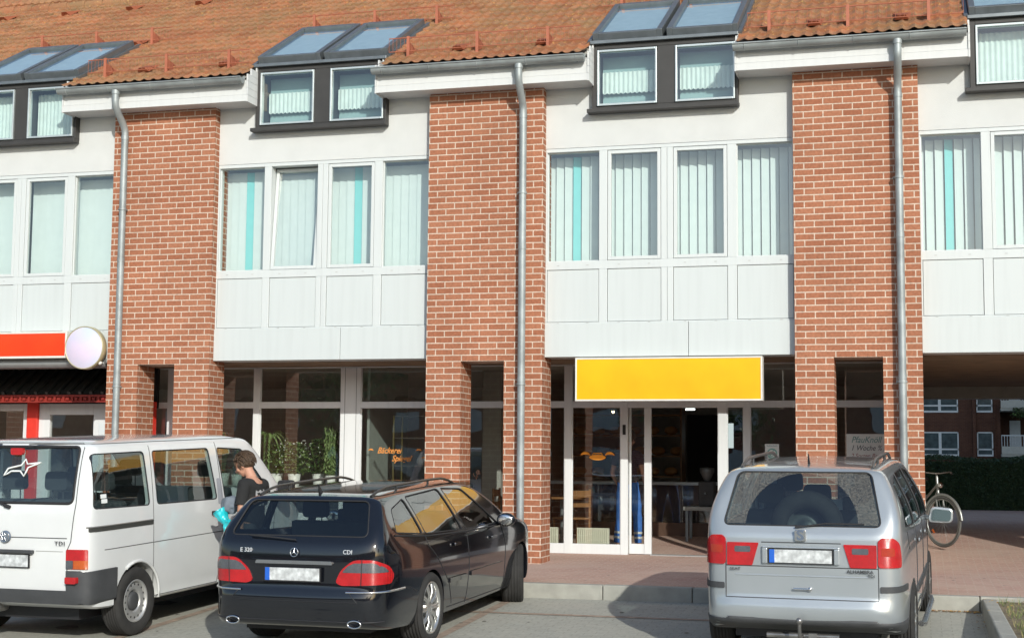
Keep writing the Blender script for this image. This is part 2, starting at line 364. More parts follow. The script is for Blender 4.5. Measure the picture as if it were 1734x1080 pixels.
# relative window columns for a 3.308 m bay (glass) and which are sashes
COLS = [(.02, .735, False), (.885, 1.525, True), (1.785, 2.42, True), (2.565, 3.29, False)]
def slats(b, x0, x1, z0, z1, y, mode, cyan):
    pitch = .118 if mode == 'closed' else .119; n = int((x1-x0)/pitch)+1
    for i in range(n):
        cx = x0+pitch*(i+.5)
        if cx > x1+.03: break
        b.mi = 1 if (cyan is not None and i == cyan) else 0
        if mode == 'closed': a = R(10); wd = .1125
        else: a = R(20); wd = .112
        a += R(random.uniform(-1.5, 1.5)); hx, hy = math.cos(a)*wd/2, math.sin(a)*wd/2
        zl = z0-.02
        b.add([(cx-hx, y-hy, zl), (cx+hx, y+hy, zl), (cx+hx, y+hy, z1), (cx-hx, y-hy, z1)], [(0, 1, 2, 3)])
for bi, (x0, x1) in enumerate(bays):
    s = (x1-x0)/3.308; X = lambda t: x0+t*s
    dw = {0: (-7.45, -5.545), 1: (-2.64, -.66), 2: (2.27, 4.22), 3: (7.115, 9.1)}[bi]
    # white rendered wall above the windows, notched for the attic window
    wl = MB()
    for (a, b_, c, d) in ((x0, dw[0], 5.545, 6.60), (dw[1], x1, 5.545, 6.60), (dw[0], dw[1], 5.545, 6.02)):
        wl.box(a, b_, YB, .45, c, d)
    wl.build('rendered_wall', WHITE, BLD)
    # white slab fascia in two lengths
    split = X(1.93) if bi != 1 else X(1.97)
    fb = MB(); fb.box(x0, split-.003, YB-.02, .5, 2.72, 3.165); fb.box(split+.003, x1, YB-.02, .5, 2.72, 3.165)
    fb.build('slab_fascia', PANEL, BLD, bevel=.006)
    # window band frame (posts and rails)
    rail0, rail1, top0, top1 = 3.17, 4.0, 5.49, 5.54
    fr = MB()
    fr.box(x0, x1, YB, .30, 3.166, 3.185); fr.box(x0, x1, YB, .30, 3.892, 4.004); fr.box(x0, x1, YB, .30, 5.492, 5.54)
    edges = [0, .02, .735, .845, 1.57, 1.73, 2.445, 2.565, 3.29, 3.308]
    for k in range(0, 10, 2):
        a, b_ = X(edges[k]), X(edges[k+1])
        if k == 4:
            fr.box(a, (a+b_)/2-.002, YB, .30, 3.185, 3.892); fr.box((a+b_)/2+.002, b_, YB, .30, 3.185, 3.892)
            fr.box(a, (a+b_)/2-.002, YB, .30, 4.004, 5.492); fr.box((a+b_)/2+.002, b_, YB, .30, 4.004, 5.492)
        else:
            fr.box(a, b_, YB, .30, 3.185, 3.892); fr.box(a, b_, YB, .30, 4.004, 5.492)
    frame = fr.build('window_band_frame', PVC, BLD, bevel=.004)
    pr = [(.02, .735), (.845, 1.57), (1.73, 2.445), (2.565, 3.29)]
    for k, (a, b_) in enumerate(pr):
        pn = MB(); pn.box(X(a)+.006, X(b_)-.006, YB+.012, YB+.05, 3.191, 3.886)
        pn.build('spandrel_panel', PANEL, BLD, bevel=.003)
        if bi == 3 and k == 3: pass
        wn = MB(); sash = COLS[k][2]
        A, B_ = X(a), X(b_)
        if sash:
            t = .045; tilt = (bi == 1 and k == 1)
            bb = MB(); hz = 5.492-4.004
            bb.box(A+.006, A+.006+t, -.006, .05, .006, hz-.006); bb.box(B_-.006-t, B_-.006, -.006, .05, .006, hz-.006)
            bb.box(A+.006+t, B_-.006-t, -.006, .05, .006, .006+t); bb.box(A+.006+t, B_-.006-t, -.006, .05, hz-.006-t, hz-.006)
            win = bb.build('window', PVC, BLD, bevel=.004)
            win.location = (0, YB+.012, 4.004)
            if tilt: win.rotation_euler = (R(-6), 0, 0)
            pg = MB(); pg.quad((A+.05, .025, .05), (B_-.05, .025, .05), (B_-.05, .025, hz-.05), (A+.05, .025, hz-.05))
            pg.build('pane', GLASS_UP, win)
            gx0, gx1 = A+.05, B_-.05
        else:
            bb = MB(); hz = 5.492-4.004; t = .012
            bb.box(A, A+t, 0, .03, 0, hz); bb.box(B_-t, B_, 0, .03, 0, hz); bb.box(A+t, B_-t, 0, .03, 0, t); bb.box(A+t, B_-t, 0, .03, hz-t, hz)
            win = bb.build('window', RUBBER if False else PVC, BLD); win.location = (0, YB+.04, 4.004)
            pg = MB(); pg.quad((A+.01, .02, .01), (B_-.01, .02, .01), (B_-.01, .02, hz-.01), (A+.01, .02, hz-.01))
            pg.build('pane', GLASS_UP, win)
            gx0, gx1 = A, B_
        sl = MB(); mode = 'open' if bi in (2, 3) else 'closed'
        cy = {(0, 1): None, (1, 0): 3, (1, 2): 3, (2, 0): 3, (3, 0): 3}.get((bi, k))
        slats(sl, X(a)-.07, X(b_)+.07, 4.0, 5.48, .46, mode, cy)
        blo = sl.build('vertical_blind', [BLIND, CYAN], BLD, recalc=False)
        blo.parent = win; blo.matrix_parent_inverse = Matrix.Identity(4); blo.location = (0, -win.location.y, -win.location.z)
        if bi == 1 and k == 1:
            blo.matrix_parent_inverse = win.matrix_basis.inverted(); blo.location = (0, 0, 0)
    # small drain-cap marks under the panes
    cp = MB()
    for k, (a, b_) in enumerate(pr):
        for u in (.22, .78):
            cxx = X(a)+(X(b_)-X(a))*u; cp.box(cxx-.016, cxx+.016, YB-.004, YB+.01, 3.945, 3.952)
            cp.box(cxx-.016, cxx+.016, YB-.004, YB+.01, 3.1715, 3.1785)
    cp.build('drain_cap', mat('grey_cap', (.45, .45, .43), .6), BLD)
# rooms behind: floors, ceilings and walls of the shell
sh = MB()
sh.box(-20, 20, .5, 8.6, 2.74, 3.16)      # floor slab over ground floor
sh.box(6.42, 20, 8.25, 8.6, 2.50, 2.74); sh.box(-20, 20, 8.3, 8.6, 3.16, 6.6)     # rear wall upper
sh.box(-20, 6.0, 8.3, 8.6, -.2, 2.74)     # rear wall lower (shops)
sh.box(6.12, 6.42, .6, 8.3, -.2, 2.735)   # passage flank wall
sh.box(-20, 20, .46, 8.3, 5.56, 5.75)    # attic floor
for xx in (-8.3, -3.3, 1.5, 6.4, 11.4): sh.box(xx-.1, xx+.1, .56, 8.3, 3.17, 5.55)
sh.box(-.15, .15, 3.2, 8.3, .0, 2.735)
sh.box(-20, -19.8, .5, 8.3, -.2, 6.5); sh.box(19.8, 20, .5, 8.3, 3.2, 6.5)
sh.box(11.9, 20, .9, 8.3, -.2, 2.735)
sh.build('inner_wall', DARKROOM, BLD)
fl = MB(); fl.box(-12, 6.1, 1.72, 8.3, 0, .06); fl.build('shop_floor', DARKFLOOR, BLD)
cl = MB(); cl.box(-20, 6.45, .502, 1.5, 2.715, 2.738); cl.box(6.45, 20, .502, 8.58, 2.71, 2.738)
cl.build('passage_ceiling', mat('timber_soffit', (.22, .15, .09), .8, noise=.3, nscale=3), BLD)

# ---- eaves boxes, gutters, pipes
E_ = [(-5.56, -2.64), (-.69, 2.275), (4.235, 7.09), (-10.4, -7.5), (9.1, 12)]
YE = -.27
TILE_SLOPE = math.tan(R(29.5)); RZ0 = 6.70; RY0 = -.36   # roof tile surface passes here
def rz(y): return RZ0+(y-RY0)*TILE_SLOPE
for (a, b_) in E_:
    eb = MB()
    eb.box(a, b_, YE-.012, YE+.02, 6.352, 6.445); eb.box(a, b_, YE, YE+.025, 6.449, 6.66)   # two face boards
    eb.box(a, b_, YE+.02, .149, 6.358, 6.375)                                     # soffit
    eb.build('eaves_board', WOODW, BLD, bevel=.003)
    for xe in ((b_, b_+.022), (a-.022, a)):                                       # stepped boards closing both ends
        ck = MB()
        n = 7
        for k in range(n):
            z0 = 6.345+k*.1; z1 = z0+.096
            ytop = YE-.02
            yl = max(YE-.02, RY0+(z0-RZ0+.04)/TILE_SLOPE+.03) if z0 > 6.62 else YE-.02
            if yl > .12: break
            ck.box(xe[0], xe[1], yl, .145, z0, min(z1, rz(.14)-.06))
        ck.build('eaves_end_board', WOODW, BLD)
    # gutter: half round with rolled lip
    gt = MB(); rg = .075; gy, gz_ = -.375, 6.66; N_ = 14
    prof = [(gy-rg*math.cos(math.pi*k/N_), gz_-rg*math.sin(math.pi*k/N_)) for k in range(N_+1)]
    xa, xb = a-.03, b_-.02
    vv = [(xa, p[0], p[1]) for p in prof]+[(xb, p[0], p[1]) for p in prof]; m_ = len(prof)
    gt.add(vv, [(i, i+1, m_+i+1, m_+i) for i in range(m_-1)], True)
    gt.add([(xa, p[0], p[1]) for p in prof], [tuple(range(m_))]); gt.add([(xb, p[0], p[1]) for p in prof], [tuple(range(m_))])
    gt.tube([(xa, gy-rg-.006, gz_+.002), (xb, gy-rg-.006, gz_+.002)], .011, 8)
    xx = xa+.15
    while xx < xb:
        gt.tube([(xx, gy-(rg+.004)*math.cos(math.pi*k/10), gz_-(rg+.004)*math.sin(math.pi*k/10)) for k in range(11)], .006, 5)
        xx += .68
    gt.box(xa, xb, gy+rg-.004, gy+rg, gz_, gz_+.05)
    gt.build('gutter', ZINC, BLD, recalc=False)
def pipe(xt, xb, z_end=0.0):
    g = MB(); r_ = .05; yw = -.10; yg = -.375
    pts = [(xt, yg, 6.60), (xt, yg, 6.45)]
    # swan neck: from the gutter outlet back (and sideways) to the wall
    for k in range(0, 9):
        t = k/8; e = t*t*(3-2*t)
        pts.append((xt+(xb-xt)*e, yg+(yw-yg)*e, 6.43-.40*t))
    pts += [(xb, yw, 5.9), (xb, yw, z_end)]
    g.tube(pts, r_, 14)
    g.tube([(xt, yg, 6.60), (xt, yg, 6.54)], .058, 14)
    for zc in (5.93, 2.38, 0.9, 4.15):
        g.tube([(xb, yw, zc), (xb, yw, zc+.06)], .0545, 14)
    for zc in (2.34, 4.9):
        g.tube([(xb, yw, zc), (xb, yw, zc+.025)], .06, 14); g.box(xb-.075, xb+.03, yw, 0, zc+.004, zc+.02)
        g.tube([(xb-.07, yw, zc+.012), (xb-.07, 0, zc+.012)], .006, 6)
    return g.build('downpipe', ZINC, BLD)
pipe(-4.655, -4.64); pipe(1.36, 1.353); pipe(6.245, 6.235); pipe(-9.6, -9.5); pipe(11, 11.1)
# ------------------------------------------------------------------ tiled roof (real pantile relief)
def tile_mat():
    m, t, b = new_mat('clay_roof_tile'); N, L = t.nodes, t.links
    b.inputs['Roughness'].default_value = .9; b.inputs['Specular IOR Level'].default_value = .2
    tc = N.new('ShaderNodeTexCoord'); mp = N.new('ShaderNodeMapping'); mp.inputs['Rotation'].default_value = (R(-29.5), 0, 0); L.new(tc.outputs['Object'], mp.inputs[0])
    br = N.new('ShaderNodeTexBrick'); br.offset = 0; br.inputs['Scale'].default_value = 1; br.inputs['Brick Width'].default_value = .30; br.inputs['Row Height'].default_value = .34
    br.inputs['Mortar Size'].default_value = 0; br.inputs['Color1'].default_value = (*srgb((.68, .465, .34)), 1); br.inputs['Color2'].default_value = (*srgb((.57, .375, .275)), 1)
    L.new(mp.outputs[0], br.inputs['Vector'])
    n1 = N.new('ShaderNodeTexNoise'); n1.inputs['Scale'].default_value = 1.1; n1.inputs['Detail'].default_value = 10; n1.inputs['Roughness'].default_value = .72; L.new(tc.outputs['Object'], n1.inputs['Vector'])
    r1 = N.new('ShaderNodeMapRange'); r1.inputs[1].default_value = .42; r1.inputs[2].default_value = .66; r1.inputs[4].default_value = .75; L.new(n1.outputs[0], r1.inputs[0])
    x1 = N.new('ShaderNodeMix'); x1.data_type = 'RGBA'; x1.inputs[7].default_value = (*srgb((.56, .465, .34)), 1); L.new(r1.outputs[0], x1.inputs[0]); L.new(br.outputs[0], x1.inputs[6])
    n2 = N.new('ShaderNodeTexNoise'); n2.inputs['Scale'].default_value = 9; n2.inputs['Detail'].default_value = 8; n2.inputs['Roughness'].default_value = .7; L.new(tc.outputs['Object'], n2.inputs['Vector'])
    r2 = N.new('ShaderNodeMapRange'); r2.inputs[1].default_value = .52; r2.inputs[2].default_value = .64; r2.inputs[4].default_value = .75; L.new(n2.outputs[0], r2.inputs[0])
    x2 = N.new('ShaderNodeMix'); x2.data_type = 'RGBA'; x2.inputs[7].default_value = (*srgb((.49, .43, .32)), 1); L.new(r2.outputs[0], x2.inputs[0]); L.new(x1.outputs[2], x2.inputs[6])
    n3 = N.new('ShaderNodeTexNoise'); n3.inputs['Scale'].default_value = 24; n3.inputs['Detail'].default_value = 4; L.new(tc.outputs['Object'], n3.inputs['Vector'])
    r3 = N.new('ShaderNodeMapRange'); r3.inputs[1].default_value = .60; r3.inputs[2].default_value = .72; r3.inputs[4].default_value = .8; L.new(n3.outputs[0], r3.inputs[0])
    x3 = N.new('ShaderNodeMix'); x3.data_type = 'RGBA'; x3.inputs[7].default_value = (*srgb((.76, .62, .40)), 1); L.new(r3.outputs[0], x3.inputs[0]); L.new(x2.outputs[2], x3.inputs[6])
    L.new(x3.outputs[2], b.inputs['Base Color'])
    bp = N.new('ShaderNodeBump'); bp.inputs['Strength'].default_value = .5; bp.inputs['Distance'].default_value = .01; L.new(n3.outputs[0], bp.inputs['Height']); L.new(bp.outputs[0], b.inputs['Normal'])
    return m
TILE = tile_mat()
ca_, sa_ = math.cos(R(29.5)), math.sin(R(29.5))
DW = [(-7.45, -5.545), (-2.64, -.66), (2.27, 4.22), (7.115, 9.1)]
def tiled(name, xa, xb, slope, course, y0, z0, ang, holes, parent):
    ca, sa = math.cos(ang), math.sin(ang)
    dx = .15/5; nx = int((xb-xa)/dx)
    us = []; k = 0
    while k*course < slope:
        us += [(k*course+.002, .034), (k*course+course*.5, .017), (k*course+course-.002, .0)]; k += 1
    v = []; f = []; xs = np.array([xa+i*dx for i in range(nx+1)]); wav = .013*np.cos(2*math.pi*xs/.15)+.004*np.cos(4*math.pi*xs/.15)
    rng = np.random.RandomState(3); jit = rng.uniform(-.006, .006, (len(us)//3+1, int((xb-xa)/.3)+2))
    for j, (u, st) in enumerate(us):
        for i in range(nx+1):
            h = st+wav[i]+jit[j//3, int((xs[i]-xa)/.3)]
            v.append((xs[i], y0+u*ca-h*sa, z0+u*sa+h*ca))
    n = nx+1; b = MB()
    for j in range(len(us)-1):
        yc = y0+(us[j][0]+us[j+1][0])/2*ca
        for i in range(nx):
            xc = (xs[i]+xs[i+1])/2
            if any(h0 < xc < h1 and yc < hy for h0, h1, hy in holes): continue
            f.append((j*n+i, j*n+i+1, (j+1)*n+i+1, (j+1)*n+i))
    b.add(v, f, True)
    # keep the step edges crisp
    o = b.build(name, TILE, parent, recalc=False)
    o.data.set_sharp_from_angle(angle=R(35)); return o
roof = tiled('tiled_roof', -14.0, 12.5, 6.40, .34, RY0-.01, RZ0-.01, R(29.5), [(a-.02, b_+.02, 1.60) for a, b_ in DW], BLD)
# ridge caps and the steeper roof rising behind
rc = MB(); ry, rzz = 5.22, 6.69+(5.22-RY0)*TILE_SLOPE
x = -14.0
while x < 12:
    rc.tube([(x, ry, rzz+.0), (x+.40, ry, rzz+.012)], [.10, .115], 12); x += .38
rc.build('ridge_cap', TILE, BLD)
tiled('rear_roof', -16.0, 12.5, 4.4, .34, 5.3, rzz-.02, R(47), [], BLD)
bk = MB(); bk.prism([(5.3, rzz-.1), (8.5, rzz-.1), (8.5, rzz+3.0)], 0, -16, 12.5); bk.prism([(8.5, 6.6), (8.5, rzz+3.0), (8.6, rzz+3.0), (8.6, 6.6)][::-1], 0, -16, 12.5)
bk.box(-16, 20, 8.3, 8.6, 6.6, rzz-.11)
bk.build('roof_core', DARKROOM, BLD)
# underlay so that no light leaks under the tiles
ul = MB()
for (a, b_) in [(-14, -7.45), (-5.545, -2.64), (-.66, 2.27), (4.22, 7.115), (9.1, 12.5)]:
    ul.add([(a, -.28, rz(-.28)-.06), (b_, -.28, rz(-.28)-.06), (b_, 5.3, rz(5.3)-.06), (a, 5.3, rz(5.3)-.06)], [(0, 1, 2, 3)])
for a, b_ in DW:
    ul.add([(a, 1.6, rz(1.6)-.06), (b_, 1.6, rz(1.6)-.06), (b_, 5.3, rz(5.3)-.06), (a, 5.3, rz(5.3)-.06)], [(0, 1, 2, 3)])
ul.build('roof_underlay', DARKROOM, BLD, recalc=False)
# small roof vent tiles
vt = mat('bright_clay_vent', srgb((.60, .34, .23)), .85)
def slp(x, y, h=0): return Vector((x, y-h*sa_, rz(y)+h*ca_))
for vx in (-9.9, -8.59, -7.26, -5.876, -4.4): 
    g = MB(); p = slp(vx, 4.42, .02)
    g.add([p+Vector((-.09, 0, 0)), p+Vector((.09, 0, 0)), slp(vx+.05, 4.38, .10), slp(vx-.05, 4.38, .10), slp(vx+.12, 4.75, .03), slp(vx-.12, 4.75, .03)], [(0, 1, 2, 3), (1, 4, 2), (0, 3, 5), (3, 2, 4, 5)])
    g.build('vent_tile', vt, BLD)
for vx in (-6.9, -5.6, -2.05, -.85, 2.65, 3.9):
    g = MB(); p = slp(vx, 1.75, .02)
    g.add([p+Vector((-.09, 0, 0)), p+Vector((.09, 0, 0)), slp(vx+.05, 1.72, .09), slp(vx-.05, 1.72, .09), slp(vx+.12, 2.05, .03), slp(vx-.12, 2.05, .03)], [(0, 1, 2, 3), (1, 4, 2), (0, 3, 5), (3, 2, 4, 5)])
    g.build('vent_tile', vt, BLD)
for vx in (-4.5, -3.2, .35, 1.55, 5.2, 6.3):
    g = MB(); p = slp(vx, .12, .02)
    g.add([p+Vector((-.09, 0, 0)), p+Vector((.09, 0, 0)), slp(vx+.05, .09, .09), slp(vx-.05, .09, .09), slp(vx+.12, .42, .03), slp(vx-.12, .42, .03)], [(0, 1, 2, 3), (1, 4, 2), (0, 3, 5), (3, 2, 4, 5)])
    g.build('vent_tile', vt, BLD)
# snow guards
SG = mat('orange_snow_guard', srgb((.66, .39, .29)), .6, noise=.15)
def snow_guard(x0, x1, y, label):
    root = empty('snow_guard', label, 'snow guard', group='orange snow guards on the roof')
    h = .22; lean = 0
    g = MB()
    A = lambda x, t: tuple(slp(x, y, .05)+Vector((0, 0, t)))
    g.tube([A(x0, h), A(x1, h)], .008, 6); g.tube([A(x0, .03), A(x1, .03)], .006, 6)
    n = int((x1-x0)/.055)
    for i in range(n+1):
        xx = x0+(x1-x0)*i/n; g.tube([A(xx, .03), A(xx, h)], .0028, 4, caps=False)
    g.build('grille', SG, root)
    xs = []; xx = x0+.28
    while xx < x1-.05: xs.append(xx); xx += 1.0
    if x1-xs[-1] > .55: xs.append(x1-.06)
    for xx in xs:
        q = MB(); p = Vector(A(xx, 0)); q.box(xx-.02, xx+.02, p.y-.012, p.y+.012, p.z-.06, p.z+h+.02)
        q.prism([(p.y, p.z-.05), (p.y+.32, p.z+.13), (p.y+.03, p.z+.17)], 0, xx-.012, xx+.012)
        q.build('post', SG, root)
snow_guard(-5.35, -2.75, .03, 'orange snow guard grille on the tiles above the left brick pier')
snow_guard(-.62, 2.12, .03, 'orange snow guard grille on the tiles above the middle brick pier')
snow_guard(4.35, 7.05, .03, 'orange snow guard grille on the tiles above the right brick pier')
snow_guard(-7.6, -4.95, 1.80, 'orange snow guard grille above the leftmost roof window')
snow_guard(-2.8, -.25, 1.80, 'orange snow guard grille above the roof window between left and middle piers')
snow_guard(2.05, 4.62, 1.80, 'orange snow guard grille above the roof window over the yellow sign')
# ---- attic windows: vertical part below, sloping roof window above
LACE = mat('white_lace_curtain', (.72, .78, .74), .9)
METAL = mat('grey_window_flashing', (.20, .22, .23), .4, metal=.6, noise=.15)
for di, (a, b_) in enumerate(DW):
    W_ = b_-a; f_ = MB(); yf, yb = .03, .42; z0, z1 = 6.03, 6.93; mid = a+W_*.505
    # cladding surround
    m0, m1 = a+W_*.455, a+W_*.575
    f_.box(a, a+.07, yf, yb, z0, z1-.03); f_.box(b_-.035, b_, yf, yb, z0, z1-.03); f_.box(m0, m1, yf, yb, z0+.03, 6.84)
    f_.box(a+.07, b_-.035, yf, yb, z0, z0+.03); f_.box(a+.07, b_-.035, yf, yb, 6.84, z1-.03)
    f_.box(a-.06, b_+.01, yf-.05, yf+.1, z0-.055, z0-.004)
    fr = f_.build('attic_window_frame', SLATE, BLD, bevel=.005)
    h_ = MB(); h_.box(a-.02, b_+.01, yf-.06, .25, z1-.03+.005, z1+.02); h_.build('window_flashing', METAL, BLD, bevel=.004)
    for (p, q) in ((a+.07, m0), (m1, b_-.035)):
        s_ = MB(); t = .028; y0 = yf+.004
        s_.box(p+.005, p+t, y0-.03, y0+.06, z0+.035, 6.825); s_.box(q-t, q-.005, y0-.03, y0+.06, z0+.035, 6.825)
        s_.box(p+t, q-t, y0-.03, y0+.06, z0+.035, z0+.035+t); s_.box(p+t, q-t, y0-.03, y0+.06, 6.825-t, 6.825)
        so = s_.build('attic_window', mat('silver_window_profile', (.55, .60, .60), .35, metal=.5), BLD, bevel=.003)
        pp = MB(); pp.quad((p+t, y0+.0, z0+.06), (q-t, y0+.0, z0+.06), (q-t, y0+.0, 6.80), (p+t, y0+.0, 6.80))
        pp.build('pane', GLASS_ROOF2, so)
        if di in (1, 2):
            c = MB(); n = 72; v = []; f = []
            for i in range(n+1):
                xx = p+.03+(q-p-.06)*i/n; yy = .26+.009*math.sin(i*2*math.pi/6)
                sc = .02*abs(math.sin(i*math.pi/6))
                v += [(xx, yy, 6.285-sc+.01), (xx, yy, 6.40), (xx, yy, 6.50), (xx, yy, 6.575+sc*.4)]
            for i in range(n):
                for j in range(3): f.append((i*4+j, (i+1)*4+j, (i+1)*4+j+1, i*4+j+1))
            c.add(v, f, True); nc = MB(); nc.quad((p+.02, .33, 6.05), (q-.02, .33, 6.05), (q-.02, .33, 6.80), (p+.02, .33, 6.80)); nc.build('plain_blind', mat('pale_blue_plain_blind', (.34, .47, .47), .9, noise=.05), BLD, recalc=False).parent = so; c.build('lace_curtain', LACE, BLD, recalc=False).parent = so
        else:
            c = MB(); n = 60; v = []; f = []
            for i in range(n+1):
                xx = p+.02+(q-p-.04)*i/n; yy = .26+.009*math.sin(i*2*math.pi/5)
                v += [(xx, yy, 6.06), (xx, yy, 6.78)]
            for i in range(n): f.append((i*2, i*2+2, i*2+3, i*2+1))
            c.add(v, f, True); c.build('net_curtain', LACE, BLD, recalc=False).parent = so
        # pale attic room behind, so that the panes look in on something
    rb = MB(); rb.box(a, b_, 1.9, 1.95, 5.8, 7.6); rb.build('attic_wall', mat('blue_grey_attic_wall', (.35, .45, .50), .9), BLD)
    # roof windows
    for (p, q) in ((a+.0, a+W_*.485), (a+W_*.515, b_+.0)):
        yA, yB = .10, 1.66; H = .10
        def ring(p0, p1, ya, yb_, h0, h1, b):
            A = [slp(p0, ya, h0), slp(p1, ya, h0), slp(p1, yb_, h0), slp(p0, yb_, h0)]; B_ = [slp(p0, ya, h1), slp(p1, ya, h1), slp(p1, yb_, h1), slp(p0, yb_, h1)]
            b.add(A+B_, [(0, 1, 2, 3)[::-1], (4, 5, 6, 7), (0, 1, 5, 4), (1, 2, 6, 5), (2, 3, 7, 6), (3, 0, 4, 7)])
        r = MB(); t = .075
        ring(p, p+t, yA, yB, -.08, H+.03, r); ring(q-t, q, yA, yB, -.08, H+.03, r); ring(p+t, q-t, yA, yA+.06, -.08, H+.02, r); ring(p+t, q-t, yB-.09, yB, -.08, H+.035, r)
        ro = r.build('roof_window', METAL, BLD, bevel=.006)
        g = MB(); g.quad(slp(p+t, yA+.05, H), slp(q-t, yA+.05, H), slp(q-t, yB-.08, H), slp(p+t, yB-.08, H)); g.build('pane', GLASS_ROOF, ro)
        g = MB(); g.quad(slp(p+t, yA+.08, .05), slp(q-t, yA+.08, .05), slp(q-t, yB-.08, .05), slp(p+t, yB-.08, .05)); g.build('roller_blind', mat('pale_blue_blind', (.58, .66, .68), .9), BLD, recalc=False).parent = ro
    # flashing apron strips beside
    for xx in (a-.06, b_+.005):
        g = MB(); ring(xx, xx+.05, .02, 1.75, -.03, .045, g); g.build('window_flashing', METAL, BLD)

# ------------------------------------------------------------------ shop fronts (recessed, Y = 1.55)
YS = 1.55; ZTR0, ZTR1, ZTOP = 2.10, 2.195, 2.70
def shopfront(posts, x0, x1, zb, extra_bottom=.13, skip=()):
    fr = MB(); d0, d1 = YS, YS+.07
    fr.box(x0, x1, d0, d1, ZTOP, 2.715); fr.box(x0, x1, d0+.001, d1, ZTR0, ZTR1)
    for (a, b_) in posts:
        fr.box(a, b_, d0-.006, d1+.002, zb, ZTOP)
    xs = [x0]+[t for p in posts for t in p]+[x1]
    panes = [(xs[i], xs[i+1]) for i in range(0, len(xs), 2)]
    for k, (a, b_) in enumerate(panes):
        if b_-a < .03: continue
        if k not in skip: fr.box(a, b_, d0+.002, d1, zb, zb+extra_bottom)
        for t in ((a, a+.012), (b_-.012, b_)):
            fr.box(t[0], t[1], d0+.012, d0+.05, ZTR1, ZTOP)
            if k not in skip: fr.box(t[0], t[1], d0+.012, d0+.05, zb+extra_bottom, ZTR0)
    fo = fr.build('shop_front_frame', ALU, BLD, bevel=.004)
    for k, (a, b_) in enumerate(panes):
        if b_-a < .03: continue
        g = MB(); g.quad((a, d0+.03, ZTR1), (b_, d0+.03, ZTR1), (b_, d0+.03, ZTOP), (a, d0+.03, ZTOP)); g.build('shop_pane', GLASS_SHOP, fo)
        if k not in skip:
            g = MB(); g.quad((a, d0+.03, zb+extra_bottom), (b_, d0+.03, zb+extra_bottom), (b_, d0+.03, ZTR0), (a, d0+.03, ZTR0)); g.build('shop_pane', GLASS_SHOP, fo)
    return fo
shopfront([(-4.72, -4.62), (-3.28, -3.175), (-1.866, -1.55)], -5.0, 1.0, .05, .5)
g = MB(); g.box(-1.80, -1.795, YS-.008, YS, .05, ZTOP); g.box(-1.62, -1.615, YS-.008, YS, .05, ZTOP); g.build('frame_joint', RUBBER, BLD)
shopfront([(.95, 1.0), (1.555, 1.66), (2.365, 2.468), (3.73, 3.86), (4.09, 4.18)], .95, 6.12, .05, .14, skip=(3,))
# sliding door leaf half open
dl = MB(); dl.box(2.47, 2.50, YS+.09, YS+.13, .06, 2.1); dl.box(2.687, 2.788, YS+.08, YS+.135, .06, 2.1); dl.box(2.50, 2.687, YS+.09, YS+.13, .06, .2)
do = dl.build('sliding_door', ALU, BLD, bevel=.004)
g = MB(); g.quad((2.50, YS+.11, .2), (2.687, YS+.11, .2), (2.687, YS+.11, 2.1), (2.50, YS+.11, 2.1)); g.build('pane', GLASS_SHOP, do)
g = MB(); g.box(2.40, 2.44, YS-.03, YS-.006, 1.72, 1.86); g.build('door_lock', RUBBER, do)
g = MB(); g.box(2.788, 3.73, YS-.02, YS+.09, .04, .062); g.build('door_sill', mat('aluminium_sill', (.6, .6, .58), .35, metal=.7), BLD)
# ---- left shop (asian style front)
RED = mat('red_lacquer', srgb((.86, .22, .16)), .5)
lf_ = MB()
YL = 1.4
for (a, b_, c, d) in ((-7.14, -7.05, 0, 2.17), (-6.86, -6.67, 0, 2.17), (-5.90, -5.30, 0, 2.17), (-6.67, -5.90, 2.0, 2.17), (-8.1, -7.14, 2.06, 2.17), (-8.1, -7.14, 0, .9)):
    lf_.box(a, b_, YL, YL+.08, c, d)
lo = lf_.build('shop_front_frame', ALU, BLD, bevel=.005)
for (a, b_, c, d) in ((-6.67, -5.90, 0, 2.0), (-8.1, -7.14, .9, 2.06)):
    g = MB(); g.quad((a, YL+.04, c), (b_, YL+.04, c), (b_, YL+.04, d), (a, YL+.04, d)); g.build('shop_pane', GLASS_SHOP, lo)
g = MB(); g.box(-7.05, -6.86, YL-.05, YL+.1, 0, 2.2); g.build('red_post', RED, BLD, bevel=.01)
g = MB(); g.box(-5.25, -4.87, YL-.02, YL+.1, 0, 2.2); g.build('red_post', RED, BLD, bevel=.01)
# lattice trim
g = MB(); g.box(-8.1, -4.87, .90, .94, 2.17, 2.19); g.box(-8.1, -4.87, .90, .94, 2.255, 2.285)
x = -8.1
while x < -4.9:
    g.box(x, x+.035, .905, .935, 2.19, 2.255); g.box(x+.06, x+.11, .905, .935, 2.205, 2.24); x += .15
g.box(-8.1, -4.87, .945, .96, 2.19, 2.255)
g.build('lattice_trim', mat('dark_red_lattice', srgb((.55, .16, .12)), .6), BLD)
ct = MB(); x = -8.1
while x < -4.95:
    ct.add([(x, .86, 2.30), (x+.19, .86, 2.30), (x+.19, 1.5, 2.72), (x, 1.5, 2.72)], [(0, 1, 2, 3)])
    ct.tube([(x, .85, 2.31), (x, 1.5, 2.735)], .028, 8); x += .19
ct.build('canopy_roof', mat('black_glazed_tile', (.03, .035, .035), .4, noise=.2), BLD, recalc=False)
g = MB(); g.box(-8.1, -4.87, 1.5, 1.56, 2.1, 2.72); g.build('canopy_backing', RUBBER, BLD)
aw = MB(); aw.tube([(-8.1, .12, 2.715), (-4.95, .12, 2.715)], .06, 14); aw.box(-8.1, -4.95, .10, .5, 2.655, 2.70); aw.box(-6.9, -6.83, .02, .10, 2.50, 2.66)
aw.build('awning_cassette', mat('grey_awning_metal', (.30, .31, .31), .5, metal=.3), BLD)

